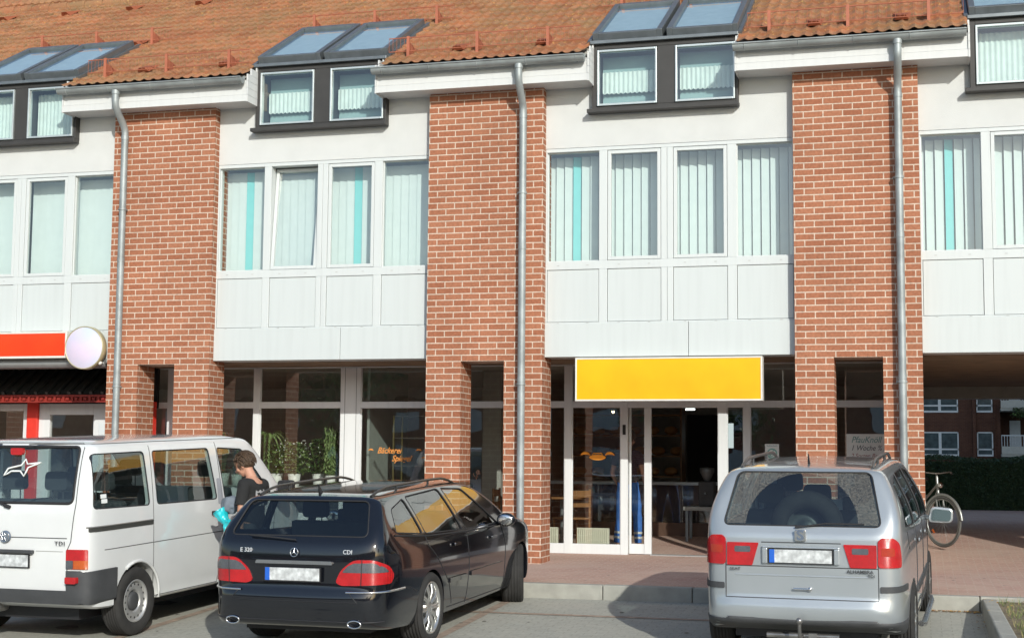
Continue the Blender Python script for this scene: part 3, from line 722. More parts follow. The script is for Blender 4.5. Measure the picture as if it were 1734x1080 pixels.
# ------------------------------------------------------------------ signs
def sign_box(name, label, x0, x1, z0, z1, y0, y1, face, rim, t=.022):
    r = empty(name, label, 'sign')
    f = MB(); f.box(x0, x0+t, y0, y1, z0, z1); f.box(x1-t, x1, y0, y1, z0, z1); f.box(x0+t, x1-t, y0, y1, z0, z0+t); f.box(x0+t, x1-t, y0, y1, z1-t, z1); f.box(x0+t, x1-t, y1-.02, y1-.001, z0+t, z1-t)
    f.build('sign_frame', rim, r, bevel=.003)
    p = MB(); p.box(x0+t, x1-t, y0+.006, y0+.014, z0+t, z1-t); p.build('sign_face', face, r)
    return r
def acrylic(name, c, c2):
    m = mat(name, c, .35, noise=0, coat=.2); t = m.node_tree; N, L = t.nodes, t.links; b = N['Principled BSDF']
    tc = N.new('ShaderNodeTexCoord'); nz = N.new('ShaderNodeTexNoise'); nz.inputs['Scale'].default_value = 1.6; nz.inputs['Detail'].default_value = 3; L.new(tc.outputs['Object'], nz.inputs['Vector'])
    mr = N.new('ShaderNodeMapRange'); mr.inputs[1].default_value = .35; mr.inputs[2].default_value = .7; L.new(nz.outputs[0], mr.inputs[0])
    mx = N.new('ShaderNodeMix'); mx.data_type = 'RGBA'; mx.inputs[6].default_value = (*c, 1); mx.inputs[7].default_value = (*c2, 1); L.new(mr.outputs[0], mx.inputs[0]); L.new(mx.outputs[2], b.inputs['Base Color']); return m
YEL = acrylic('yellow_acrylic', srgb((.93, .72, .02)), srgb((.93, .66, .0)))
REDA = acrylic('orange_red_acrylic', srgb((.93, .22, .03)), srgb((.92, .27, .05)))
RIM = mat('cream_sign_frame', (.70, .68, .62), .4)
sign_box('yellow_sign', 'long blank yellow box sign above the bakery door', 2.055, 4.505, 2.13, 2.70, .03, .22, YEL, RIM)
sign_box('red_sign', 'blank orange-red box sign on the far left shop front', -8.05, -5.50, 2.775, 3.165, -.06, .12, REDA, RIM, .03)
rs = empty('round_sign', 'round pale pinkish disc sign beside the left brick pier', 'sign')
g = MB(); g.lathe([(0, .12), (.30, .12), (.312, .10), (.312, -.005), (.300, -.012), (.295, 0)], (-5.19, -.10, 2.915), 'y', 48)
g.build('sign_casing', mat('brass_sign_casing', (.50, .45, .28), .4, metal=.4), rs)
g = MB(); g.lathe([(0, -.005), (.29, -.005), (.296, 0)], (-5.19, -.10, 2.915), 'y', 48)
g.build('sign_face', acrylic('pale_pink_disc', srgb((.86, .80, .88)), srgb((.74, .80, .88))), rs)
g = MB(); g.box(-5.21, -5.17, .0, .13, 2.89, 2.94); g.build('bracket', METAL, rs)
g = MB(); g.sphere((-4.97, -.02, 2.70), .03, 8); g.box(-4.98, -4.96, -.02, .12, 2.70, 2.715)
o = g.build('door_bell_lamp', mat('white_lamp_glass', (.8, .8, .76), .3)); tag(o, 'tiny white round lamp below the round sign', 'lamp')
g = MB(); g.box(-4.98, -4.87, .02, .10, 1.66, 1.84); o = g.build('wall_box', PVC, None, bevel=.008); tag(o, 'small white box fixed at the edge of the left brick pier', 'wall box')
# posters
g = MB(); g.box(5.47, 5.99, YS-.006, YS-.002, 1.28, 1.74); 
PAPER = mat('white_paper', (.88, .92, .88), .8, noise=.05, nscale=12)
po = g.build('handwritten_poster', PAPER); tag(po, 'white poster with handwritten German notice behind the right brick pier opening', 'poster')
INK = mat('faded_dark_ink', (.10, .12, .14), .8); INKG = mat('green_ink', (.18, .40, .38), .8); INKR = mat('red_ink', (.40, .16, .16), .8)
for t_, zz, sz, mm in (('PfauKn\u00f6ll', 1.66, .12, INKG), ('1 Woche %', 1.55, .10, INK), ('2 Sorten Brot', 1.445, .085, INKR), ('Br. zu Kuchen', 1.345, .085, INK)):
    text_mesh('writing', t_, sz, mm, po, face_mat(5.73, YS-.0075, zz), .0005, shear=.3, sx=.85)
g = MB(); g.box(4.38, 4.57, YS-.006, YS-.002, 1.32, 1.60)
p2 = g.build('small_poster', PAPER); tag(p2, 'small white notice with a pale green emblem on the glass beside the bakery door', 'poster')
g = MB(); g.lathe([(.052, 0), (.070, 0)], (4.475, YS-.008, 1.47), 'y', 28); g.box(4.44, 4.50, YS-.0085, YS-.0075, 1.455, 1.462)
g.tube([(4.44, YS-.008, 1.42), (4.48, YS-.008, 1.50), (4.51, YS-.008, 1.52)], .006, 5); g.tube([(4.43, YS-.008, 1.46), (4.47, YS-.008, 1.43), (4.52, YS-.008, 1.47)], .005, 5)
g.build('emblem', mat('pale_green_print', (.30, .60, .52), .8), p2, recalc=False)
for t_, zz in (('Backhandwerk', 1.575), ('aus der Region', 1.345)): text_mesh('writing', t_, .025, INKG, p2, face_mat(4.475, YS-.0075, zz), .0005)
# gold lettering on the glass
GOLD = mat('orange_window_lettering', srgb((.86, .56, .26)), .6, noise=.2, nscale=20)
le = empty('window_lettering', 'orange script lettering of the bakery name on the display window', 'lettering', (0, 0, 0))
text_mesh('writing', 'B\u00e4ckerei', .125, GOLD, le, face_mat(-1.09, YS-.004, 1.475), .001, shear=.4, offset=.002, sx=.85)
text_mesh('writing', 'Spiegel', .125, GOLD, le, face_mat(-.90, YS-.004, 1.36), .001, shear=.4, offset=.002, sx=.85)
def croissant(b, cx, cz, s, flip=1):
    n = 10; pts = []; rr = []
    for i in range(n+1):
        a = math.pi*(.15+.7*i/n); pts.append((cx+flip*s*math.cos(a), YS-.006, cz+s*.8*math.sin(a)-s*.4)); rr.append(s*.28*math.sin(math.pi*(i+.6)/(n+1.2)))
    b.tube(pts, rr, 8)
g = MB(); croissant(g, -1.375, 1.475, .045); croissant(g, -.63, 1.475, .05); croissant(g, -.55, 1.365, .04)
for v in range(len(g.v)): g.v[v] = (g.v[v][0], YS-.004+(g.v[v][1]-YS+.006)*.1, g.v[v][2])
g.build('croissant_emblem', GOLD, le)
be = empty('bread_emblem', 'orange bread and pretzel emblem sticker on the glass left of the bakery door', 'sticker')
g = MB(); GOLD2 = mat('bright_orange_sticker', srgb((.96, .62, .16)), .5)
croissant(g, 1.86, 1.43, .075, 1); croissant(g, 2.21, 1.43, .075, -1)
g.sphere((2.035, YS-.004, 1.40), .09, 10, (1.35, .05, .42))
for dx in (-.045, 0, .045): g.lathe([(.016, 0), (.028, 0)], (2.035+dx, YS-.006, 1.44), 'y', 14)
for v in range(len(g.v)): g.v[v] = (g.v[v][0], YS-.003+(g.v[v][1]-YS+.004)*.1, g.v[v][2])
g.build('emblem', GOLD2, be)
# ------------------------------------------------------------------ cars: each body is one surface solved from its side, rear and plan outlines
def cr(pts, n=6, closed=True):
    """Catmull-Rom through pts; a point given with a third value 1 is a sharp corner"""
    out = []; m = len(pts); P_ = [np.array(p[:2], float) for p in pts]; sh = [len(p) > 2 and p[2] for p in pts]
    for i in range(m if closed else m-1):
        p1, p2 = P_[i], P_[(i+1) % m]
        p0 = P_[i-1] if (closed or i > 0) else p1; p3 = P_[(i+2) % m] if (closed or i+2 < m) else p2
        if sh[i]: p0 = p1*2-p2*1
        if sh[(i+1) % m]: p3 = p2*2-p1
        for k in range(n):
            t = k/n; out.append(.5*((2*p1)+(-p0+p2)*t+(2*p0-5*p1+4*p2-p3)*t*t+(-p0+3*p1-3*p2+p3)*t**3))
    if not closed: out.append(P_[-1])
    return np.array(out)
def sdpoly(poly, x, y):
    sh = np.shape(x); x = np.ravel(np.asarray(x, float)); y = np.ravel(np.asarray(y, float)); out = np.empty(len(x))
    A = poly; B = np.roll(poly, -1, 0); E = B-A; L2 = (E*E).sum(1)+1e-12; up = A[:, 1]; vp = B[:, 1]
    ey = np.where(np.abs(E[:, 1]) > 1e-12, E[:, 1], 1e-12); CH = 3000
    for s0 in range(0, len(x), CH):
        xx = x[s0:s0+CH, None]; yy = y[s0:s0+CH, None]; wx = xx-A[:, 0]; wy = yy-A[:, 1]
        t = np.clip((wx*E[:, 0]+wy*E[:, 1])/L2, 0, 1)
        d = ((wx-E[:, 0]*t)**2+(wy-E[:, 1]*t)**2).min(1)
        ins = (((up > yy) != (vp > yy)) & (wx < wy*(E[:, 0]/ey))).sum(1) % 2
        out[s0:s0+CH] = np.sqrt(d)*np.where(ins, -1, 1)
    return out.reshape(sh)
def smax(a, b, k):
    h = np.maximum(k-np.abs(a-b), 0)/k; return np.maximum(a, b)+h*h*k*.25
def smin(a, b, k): return -smax(-a, -b, k)
class Car:
    def __init__(s, L, side, front, top, k=(.10, .10), extra=None):
        s.L = L; s.side = cr(side, 4); hf = cr(front, 4, False); s.front = np.vstack([hf, hf[::-1]*[-1, 1]])
        ht = cr(top, 4, False); s.top = np.vstack([ht, ht[::-1]*[-1, 1]]); s.k = k; s.extra = extra
    def sd(s, p):
        p = np.asarray(p); x, y, z = p[..., 0], p[..., 1], p[..., 2]
        a = sdpoly(s.side, y, z); b = sdpoly(s.front, x, z); c = sdpoly(s.top, x, y)
        d = smax(smax(a, c, s.k[1]), b, s.k[0])
        if s.extra: d = s.extra(d, x, y, z)
        return d
    def march(s, o, d, iso=0., t1=None, steps=26):
        """from inside points o outwards along d: bisect for sd==iso"""
        lo = np.zeros(len(o)); hi = np.full(len(o), 3.0) if t1 is None else t1.copy()
        for _ in range(steps):
            m = (lo+hi)/2; inside = s.sd(o+d*m[:, None]) < iso
            lo = np.where(inside, m, lo); hi = np.where(inside, hi, m)
        return o+d*lo[:, None]
    def cage(s, spine, half, zr, step, iso=0., f=None):
        """box grid pushed out onto the surface; returns MB"""
        (sy0, sy1, sz) = spine; X_ = half; Y0, Y1 = -.15, s.L+.15; Z0, Z1 = zr
        nx, ny, nz = int(2*X_/step), int((Y1-Y0)/step), int((Z1-Z0)/step)
        idx = {}; pts = []; faces = []
        def vid(i, j, k):
            if (i, j, k) not in idx: idx[(i, j, k)] = len(pts); pts.append((-X_+2*X_*i/nx, Y0+(Y1-Y0)*j/ny, Z0+(Z1-Z0)*k/nz))
            return idx[(i, j, k)]
        for i in range(nx):
            for j in range(ny):
                faces.append((vid(i, j, 0), vid(i, j+1, 0), vid(i+1, j+1, 0), vid(i+1, j, 0)))
                faces.append((vid(i, j, nz), vid(i+1, j, nz), vid(i+1, j+1, nz), vid(i, j+1, nz)))
        for i in range(nx):
            for k in range(nz):
                faces.append((vid(i, 0, k), vid(i+1, 0, k), vid(i+1, 0, k+1), vid(i, 0, k+1)))
                faces.append((vid(i, ny, k), vid(i, ny, k+1), vid(i+1, ny, k+1), vid(i+1, ny, k)))
        for j in range(ny):
            for k in range(nz):
                faces.append((vid(0, j, k), vid(0, j, k+1), vid(0, j+1, k+1), vid(0, j+1, k)))
                faces.append((vid(nx, j, k), vid(nx, j+1, k), vid(nx, j+1, k+1), vid(nx, j, k+1)))
        P_ = np.array(pts); O = np.stack([P_[:, 0]*.35, np.clip(P_[:, 1], sy0, sy1), np.full(len(P_), sz)+(P_[:, 2]-sz)*.12], 1)
        D = P_-O; D /= np.linalg.norm(D, axis=1)[:, None]
        fn = s.sd if f is None else f
        lo = np.zeros(len(O)); hi = np.full(len(O), 3.0)
        for _ in range(24):
            m = (lo+hi)/2; ins = fn(O+D*m[:, None]) < iso
            lo = np.where(ins, m, lo); hi = np.where(ins, hi, m)
        Q = O+D*lo[:, None]; b = MB(); b.add(Q.tolist(), faces, True); return b
    def project(s, pts2, view, iso):
        """2D points -> surface. view: 'rear' (x,z), 'right' (y,z), 'left', 'front' or (azimuth deg from rear towards right, pivot x, y)"""
        pts2 = np.asarray(pts2, float); n = len(pts2)
        if view == 'rear': O = np.stack([pts2[:, 0], np.full(n, 1.2), pts2[:, 1]], 1); D = np.tile([0, -1., 0], (n, 1))
        elif view == 'front': O = np.stack([pts2[:, 0], np.full(n, s.L-1.6), pts2[:, 1]], 1); D = np.tile([0, 1., 0], (n, 1))
        elif view == 'right': O = np.stack([np.full(n, .2), pts2[:, 0], pts2[:, 1]], 1); D = np.tile([1., 0, 0], (n, 1))
        elif view == 'left': O = np.stack([np.full(n, -.2), pts2[:, 0], pts2[:, 1]], 1); D = np.tile([-1., 0, 0], (n, 1))
        elif view == 'top': O = np.stack([pts2[:, 0], pts2[:, 1], np.full(n, .8)], 1); D = np.tile([0, 0, 1.], (n, 1))
        else:   # wrap: u is arc distance round a vertical corner axis at (px,py), u=0 faces straight back
            sg, px, py, rr = view; a = np.clip(pts2[:, 0], 0, None)/rr
            a = np.clip(a, 0, math.pi/2); back = np.minimum(pts2[:, 0], 0); fwd = np.maximum(pts2[:, 0]/rr-math.pi/2, 0)*rr
            O = np.stack([sg*(px+back), py+fwd, pts2[:, 1]], 1); D = np.stack([sg*np.sin(a), -np.cos(a), np.zeros(n)], 1)
        return s.march(O, D, iso, steps=30)
def fill2d(poly, step):
    poly = np.asarray(poly, float); n = len(poly); B = []
    for i in range(n):
        a, b = poly[i], poly[(i+1) % n]; m = max(1, int(np.linalg.norm(b-a)/step))
        for k in range(m): B.append(a+(b-a)*k/m)
    B = np.array(B); x0, y0 = B.min(0); x1, y1 = B.max(0)
    gx, gy = np.meshgrid(np.arange(x0+step/2, x1, step), np.arange(y0+step/2, y1, step)); G = np.stack([gx.ravel(), gy.ravel()], 1)
    if len(G):
        d = sdpoly(B, G[:, 0], G[:, 1]); G = G[d < -step*.4]
    V = [Vector(p) for p in B]+[Vector(p) for p in G]; nb = len(B)
    r = geometry.delaunay_2d_cdt(V, [(i, (i+1) % nb) for i in range(nb)], [list(range(nb))], 1, 1e-6)
    return np.array([tuple(v) for v in r[0]]), [tuple(f) for f in r[2]], r[3], nb
def patch(name, car, poly, view, iso, m, parent, thick=.0, step=.05, smooth=True):
    V, F, orig, nb = fill2d(poly, step)
    T = car.project(V, view, iso); b = MB()
    if not thick: b.add(T.tolist(), F, smooth)
    else:
        Bk = car.project(V, view, iso-thick); n = len(V)
        b.add(T.tolist()+Bk.tolist(), F+[tuple(n+i for i in f[::-1]) for f in F], smooth)
        from collections import Counter
        ed = Counter()
        for f in F:
            for i in range(len(f)): ed[tuple(sorted((f[i], f[(i+1) % len(f)])))] += 1
        for e, c in ed.items():
            if c == 1: b.add([T[e[0]], T[e[1]], Bk[e[1]], Bk[e[0]]], [(0, 1, 2, 3)], False)
    o = b.build(name, m, parent, merge=bool(thick)); 
    if thick: o.data.set_sharp_from_angle(angle=R(40))
    return o
def seam(car, lines, r=.004, iso=0.0, m=None, parent=None, name='panel_gap', closed=False, step=.04):
    b = MB()
    for view, pts in lines:
        pts = np.asarray(pts, float); Q = []
        for i in range(len(pts)-1+(1 if closed else 0)):
            a, c = pts[i], pts[(i+1) % len(pts)]; k = max(1, int(np.linalg.norm(c-a)/step))
            for j in range(k): Q.append(a+(c-a)*j/k)
        if not closed: Q.append(pts[-1])
        T = car.project(np.array(Q), view, iso); b.tube(T.tolist(), r, 5, closed=closed, caps=False)
    return b.build(name, m, parent, recalc=False)
def rpoly(pts, r=.05, n=5):
    """round the corners of a polygon"""
    out = []; m = len(pts); P_ = [np.array(p[:2], float) for p in pts]; rs = [p[2] if len(p) > 2 else r for p in pts]
    for i in range(m):
        a, b, c = P_[i-1], P_[i], P_[(i+1) % m]; u = a-b; w_ = c-b; lu, lw = np.linalg.norm(u), np.linalg.norm(w_); rr = min(rs[i], lu*.45, lw*.45)
        if rr < 1e-4: out.append(b); continue
        p, q = b+u/lu*rr, b+w_/lw*rr
        for k in range(n+1):
            t = k/n; out.append((1-t)**2*p+2*t*(1-t)*b+t*t*q)
    return np.array(out)
def prism_into(b, poly, axis, a, c):
    poly = [tuple(p) for p in poly]; area = sum(poly[i][0]*poly[(i+1) % len(poly)][1]-poly[(i+1) % len(poly)][0]*poly[i][1] for i in range(len(poly)))
    if area < 0: poly = poly[::-1]
    b.prism(poly, axis, a, c)
def carve(body, cutters, inner=None):
    for c in ([inner] if inner else [])+cutters:
        m = body.modifiers.new('cut', 'BOOLEAN'); m.operation = 'DIFFERENCE'; m.solver = 'EXACT'; m.object = c
    realize(body)
    for c in ([inner] if inner else [])+cutters: bpy.data.objects.remove(c)
    me = body.data; me.set_sharp_from_angle(angle=R(32)); return body
def carpaint(name, col, metal=0, rough=.35, coat=1, flake=0):
    m = mat(name, col, rough, metal=metal, coat=coat, noise=.04, nscale=3); return m
CARBLACK = mat('black_car_plastic', (.018, .018, .02), .55, noise=.1)
CARGREY = mat('grey_black_bumper_plastic', (.055, .057, .06), .6, noise=.15, bump=.2, bscale=200)
TYRE = mat('tyre_rubber', (.028, .027, .026), .85, noise=.25, nscale=12, bump=.3, bscale=80)
CHROME = mat('chrome_trim', (.8, .8, .8), .12, metal=1, noise=0)
ALLOY = mat('alloy_rim', (.62, .62, .60), .3, metal=.85, noise=.06)
STEELRIM = mat('silver_steel_rim', (.50, .50, .49), .42, metal=.6, noise=.12)
LRED = mat('red_tail_lamp', (.55, .008, .010), .18, coat=1, noise=.08, nscale=40)
LORANGE = mat('orange_tail_lamp', (.60, .11, .01), .18, coat=1, noise=.08, nscale=40)
LCLEAR = mat('clear_tail_lamp', (.20, .20, .21), .12, metal=.6, coat=1, noise=.1, nscale=50)
def ribbed(m, sc=55, lo=.55):
    t = m.node_tree; N, L = t.nodes, t.links; b = N['Principled BSDF']; lk = b.inputs['Base Color'].links[0]; src = lk.from_socket
    tc = N.new('ShaderNodeTexCoord'); w1 = N.new('ShaderNodeTexWave'); w1.bands_direction = 'Z'; w1.inputs['Scale'].default_value = sc; w2 = N.new('ShaderNodeTexWave'); w2.bands_direction = 'X'; w2.inputs['Scale'].default_value = sc*.8
    L.new(tc.outputs['Object'], w1.inputs[0]); L.new(tc.outputs['Object'], w2.inputs[0]); mu = N.new('ShaderNodeMath'); mu.operation = 'MULTIPLY'; L.new(w1.outputs['Fac'], mu.inputs[0]); L.new(w2.outputs['Fac'], mu.inputs[1])
    n_ = N.new('ShaderNodeTexNoise'); n_.inputs['Scale'].default_value = 9; L.new(tc.outputs['Object'], n_.inputs[0]); ad = N.new('ShaderNodeMath'); ad.operation = 'MULTIPLY'; L.new(mu.outputs[0], ad.inputs[0]); L.new(n_.outputs[0], ad.inputs[1])
    mr = N.new('ShaderNodeMapRange'); mr.inputs[2].default_value = .5; mr.inputs[3].default_value = lo; mr.inputs[4].default_value = 1.6; L.new(ad.outputs[0], mr.inputs[0])
    sc_ = N.new('ShaderNodeVectorMath'); sc_.operation = 'SCALE'; L.new(src, sc_.inputs[0]); L.new(mr.outputs[0], sc_.inputs['Scale']); L.new(sc_.outputs[0], b.inputs['Base Color'])
    bp = N.new('ShaderNodeBump'); bp.inputs['Strength'].default_value = .25; bp.inputs['Distance'].default_value = .003; L.new(w1.outputs['Fac'], bp.inputs['Height']); L.new(bp.outputs[0], b.inputs['Normal'])
for m__ in (LRED, LORANGE, LCLEAR): ribbed(m__)
INTER = mat('car_interior', (.035, .035, .038), .8, noise=.1)
SEATG = mat('grey_seat_cloth', (.07, .075, .08), .9, noise=.1)
PLATE = mat('white_licence_plate', (.58, .60, .60), .4, noise=.4, nscale=22)
PLBLUE = mat('plate_blue_strip', (.02, .12, .55), .4, noise=0)
AUTOG = glass('tinted_car_glass', (.58, .67, .66), .10)
AUTOGD = glass('dark_tinted_car_glass', (.48, .56, .56), .10)
AUTOGC = glass('clear_car_glass', (.62, .72, .70), .11, dirt=.10)
def wheel(parent, x, y, r, wd, kind, steer=0, side=1, rim_r=.215):
    """x is the outer face; side=+1 right"""
    root = bpy.data.objects.new('wheel', None); COL.objects.link(root); root.parent = parent
    root.location = (x-side*wd/2, y, r); root.rotation_euler = (0, 0, steer)
    b = MB(); h = wd/2
    prof = [(rim_r, -h*.78), (rim_r+.01, -h*.9), (r-.05, -h), (r-.018, -h*.93), (r-.004, -h*.75)]
    n = 5
    for k in range(n):
        u0 = -h*.68+(h*1.36)*k/n; u1 = -h*.68+(h*1.36)*(k+1)/n
        prof += [(r, u0+.004), (r, u1-.010), (r-.009, u1-.007), (r-.009, u1-.001)]
    prof += [(r, h*.70), (r-.004, h*.75), (r-.018, h*.93), (r-.05, h), (rim_r+.01, h*.9), (rim_r, h*.78)]
    b.lathe(prof, (0, 0, 0), 'x', 64); b.build('tyre', TYRE, root, recalc=True)
    q = MB(); s = side
    lip = [(rim_r+.004, s*h*.80), (rim_r, s*h*.88), (rim_r-.012, s*h*.86), (rim_r-.02, s*h*.60), (rim_r-.03, -s*h*.6), (rim_r+.004, -s*h*.78)]
    q.lathe(lip, (0, 0, 0), 'x', 48)
    if kind == 'alloy':
        for k in range(10):
            a = 2*math.pi*k/10
            for da in (-.085, .085):
                pts = []; 
                for t in (0, .5, 1):
                    rr = .055+t*(rim_r-.068); aa = a+da*(1-.25*t)*(1.0 if t else .8)
                    pts.append((s*(h*.62+.02*math.sin(t*3)), rr*math.cos(aa), rr*math.sin(aa)))
                q.tube(pts, [.017, .013, .015], 6)
        q.lathe([(0, s*h*.72), (.035, s*h*.72), (.07, s*h*.62), (.075, s*h*.3)], (0, 0, 0), 'x', 24)
    elif kind == 'five':
        for k in range(5):
            a = 2*math.pi*k/5
            q.tube([(s*h*.62, (.05+t*(rim_r-.07))*math.cos(a), (.05+t*(rim_r-.07))*math.sin(a)) for t in (0, .5, 1)], [.04, .032, .04], 6)
        q.lathe([(0, s*h*.70), (.035, s*h*.70), (.07, s*h*.6), (.075, s*h*.3)], (0, 0, 0), 'x', 24)
    else:
        q.lathe([(.11, s*h*.62), (.135, s*h*.70), (.165, s*h*.66), (.185, s*h*.52), (rim_r-.018, s*h*.60)], (0, 0, 0), 'x', 48)
        q.lathe([(.085, s*h*.30), (.11, s*h*.62)], (0, 0, 0), 'x', 32)
    q.build('rim', ALLOY if kind != 'steel' else STEELRIM, root, recalc=False)
    if kind == 'steel':
        c = MB(); c.lathe([(0, s*h*.72), (.05, s*h*.70), (.085, s*h*.62), (.09, s*h*.3)], (0, 0, 0), 'x', 28); c.build('hub_cap', CARGREY, root, recalc=False)
        hb = MB()
        for k in range(16):
            a = 2*math.pi*k/16; cy, cz = .158*math.cos(a), .158*math.sin(a)
            hb.lathe([(0, s*(h*.675)+s*.004), (.0105, s*(h*.675)+s*.004)], (0, cy, cz), 'x', 8)
        hb.build('rim_slot', CARBLACK, root, recalc=False)
    else:
        d = MB(); d.lathe([(0, s*h*.15), (.14, s*h*.15), (.15, s*h*.1), (rim_r-.03, s*h*.05)], (0, 0, 0), 'x', 32); d.build('brake_disc', mat('brake_disc', (.12, .12, .12), .5, metal=.5), root, recalc=False)
    return root
def seats(parent, rows, zt=.0, w=.5):
    """rows: (y, seat z, backrest top z, headrest z, [x centres])"""
    for (y, z0, z1, zh, xs) in rows:
        for cx in xs:
            b = MB(); b.prism([tuple(p) for p in rpoly([(y-.12, z0), (y+.45, z0), (y+.47, z0+.14), (y+.08, z0+.16), (y-.06, z1), (y-.17, z1)], .04)], 0, cx-w/2, cx+w/2); b.build('seat', SEATG, parent, bevel=.03)
            h = MB(); h.prism([tuple(p) for p in rpoly([(cx-.13, zh-.09), (cx+.13, zh-.09), (cx+.12, zh+.09), (cx-.12, zh+.09)], .05)], 1, y-.16, y-.08)
            h.tube([(cx-.06, y-.12, z1-.05), (cx-.06, y-.12, zh)], .007, 6); h.tube([(cx+.06, y-.12, z1-.05), (cx+.06, y-.12, zh)], .007, 6)
            h.build('headrest', SEATG, parent, bevel=.02)
def place_car(root, x, y, yaw):
    s = .042; root.location = (x, y, gz(y)+.010); root.rotation_euler = (math.atan(s), 0, yaw)
def plate(car_root, y, z, tilt=0, smudge=True, cx=0):
    p = MB(); p.box(-.27, .27, -.006, .008, -.062, .062); f = p.build('plate_holder', CARBLACK, car_root); f.location = (cx, y, z); f.rotation_euler = (tilt, 0, 0)
    q = MB(); q.box(-.258, .258, -.0105, -.005, -.053, .056); o = q.build('licence_plate', PLATE, f, bevel=.002)
    q = MB(); q.box(-.258, -.215, -.0125, -.010, -.053, .056); q.build('plate_strip', PLBLUE, o)
    return f
def rail(car, x, y0, y1, z_off=.06, sgn=1, m=None, parent=None, r=.014):
    n = 18; pts = []
    ys = np.linspace(y0, y1, n+1); base = car.project(np.stack([np.full(n+1, x), ys], 1), 'top', 0)
    for k in range(n+1):
        t = k/n; lift = z_off*min(1, math.sin(math.pi*t)*2.2)**.8
        pts.append((base[k][0], base[k][1], base[k][2]+lift))
    b = MB(); b.tube(pts, r, 8)
    for t in (.33, .67):
        k = int(t*n); b.tube([tuple(base[k]), pts[k]], r*.9, 8)
    return b.build('roof_rail', m, parent)
def wells(L, ys, r, xo, xi=.60):
    b = MB()
    for y in ys:
        for s in (-1, 1):
            pts = [(y+r*math.cos(2*math.pi*k/40), r*0+.32+r*math.sin(2*math.pi*k/40)) for k in range(40)]
            prism_into(b, pts, 0, s*xi if s > 0 else -xo, s*xo if s > 0 else -xi)
    return b.build('cutter', CARBLACK)
def build_car(spec):
    car = Car(spec['L'], spec['side'], spec['front'], spec['top'], k=spec.get('k', (.10, .10)), extra=spec.get('extra'))
    root = empty(spec['name'], spec['label'], spec['cat'])
    L = spec['L']; H = spec['H']
    b = car.cage((.55, L-.75, .72), spec['hw']+.08, (.05, H+.1), spec.get('step', .045)); body = b.build('body', spec['paint'], root)
    zc = spec['cabin_z']
    def fin(p):
        d = car.sd(p)+.045; d = np.maximum(d, zc-p[..., 2]); return np.maximum(d, p[..., 1]-spec['cabin_y1'])
    b = car.cage((.75, spec['cabin_y1']-.5, zc+.22), spec['hw']+.08, (zc-.1, H+.1), .08, f=fin); inner = b.build('cutter', INTER)
    cut = MB()
    for poly in spec['side_windows']: prism_into(cut, rpoly(poly, spec.get('wr', .045)), 0, -1.2, 1.2)
    c1 = cut.build('cutter', INTER)
    cut = MB(); prism_into(cut, rpoly(spec['rear_window'], .06), 1, -.4, .95); prism_into(cut, rpoly(spec['windscreen'], .06), 1, L-2.3, L)
    c2 = cut.build('cutter', INTER)
    c3 = wells(L, spec['axles'], spec['arch_r'], 1.1)
    carve(body, [c1, c2, c3], inner)
    # glass
    rw = patch('rear_window', car, rpoly(np.array(spec['rear_window'], float), .06), 'rear', -.008, spec['glass_r'], root, 0, .08)
    patch('windscreen', car, rpoly(spec['windscreen'], .06), 'front', -.008, spec['glass_f'], root, 0, .08)
    for poly in spec['side_windows']:
        for vw in ('right', 'left'): patch('side_window', car, rpoly(poly, .045), vw, -.008, spec['glass_s'], root, 0, .08)
    # rubber surrounds
    for poly in spec['side_windows']:
        for vw in ('right', 'left'): seam(car, [(vw, rpoly(poly, .045))], .007, -.003, RUBBER, root, 'window_seal', True)
    seam(car, [('rear', rpoly(spec['rear_window'], .06))], spec.get('rseal', .008), -.003, RUBBER, root, 'window_seal', True)
    # wheel-arch liners (dark) and underbody
    u = MB(); u.box(-.60, .60, .35, L-.35, .20, .5)
    for y in spec['axles']:
        for s in (-1, 1):
            u.tube([(s*.30, y, .32), (s*.80, y, .32)], .05, 8)
    u.build('underbody', CARBLACK, root)
    for y, st in zip(spec['axles'], (0, spec.get('steer', 0))):
        for s in (-1, 1): wheel(root, s*spec['track'], y, spec['wheel_r'], spec['wheel_w'], spec['rim'], st, s, spec['rim_r'])
    return car, root, body
GLASSK = dict(glass_r=AUTOGD, glass_f=AUTOG, glass_s=AUTOG)
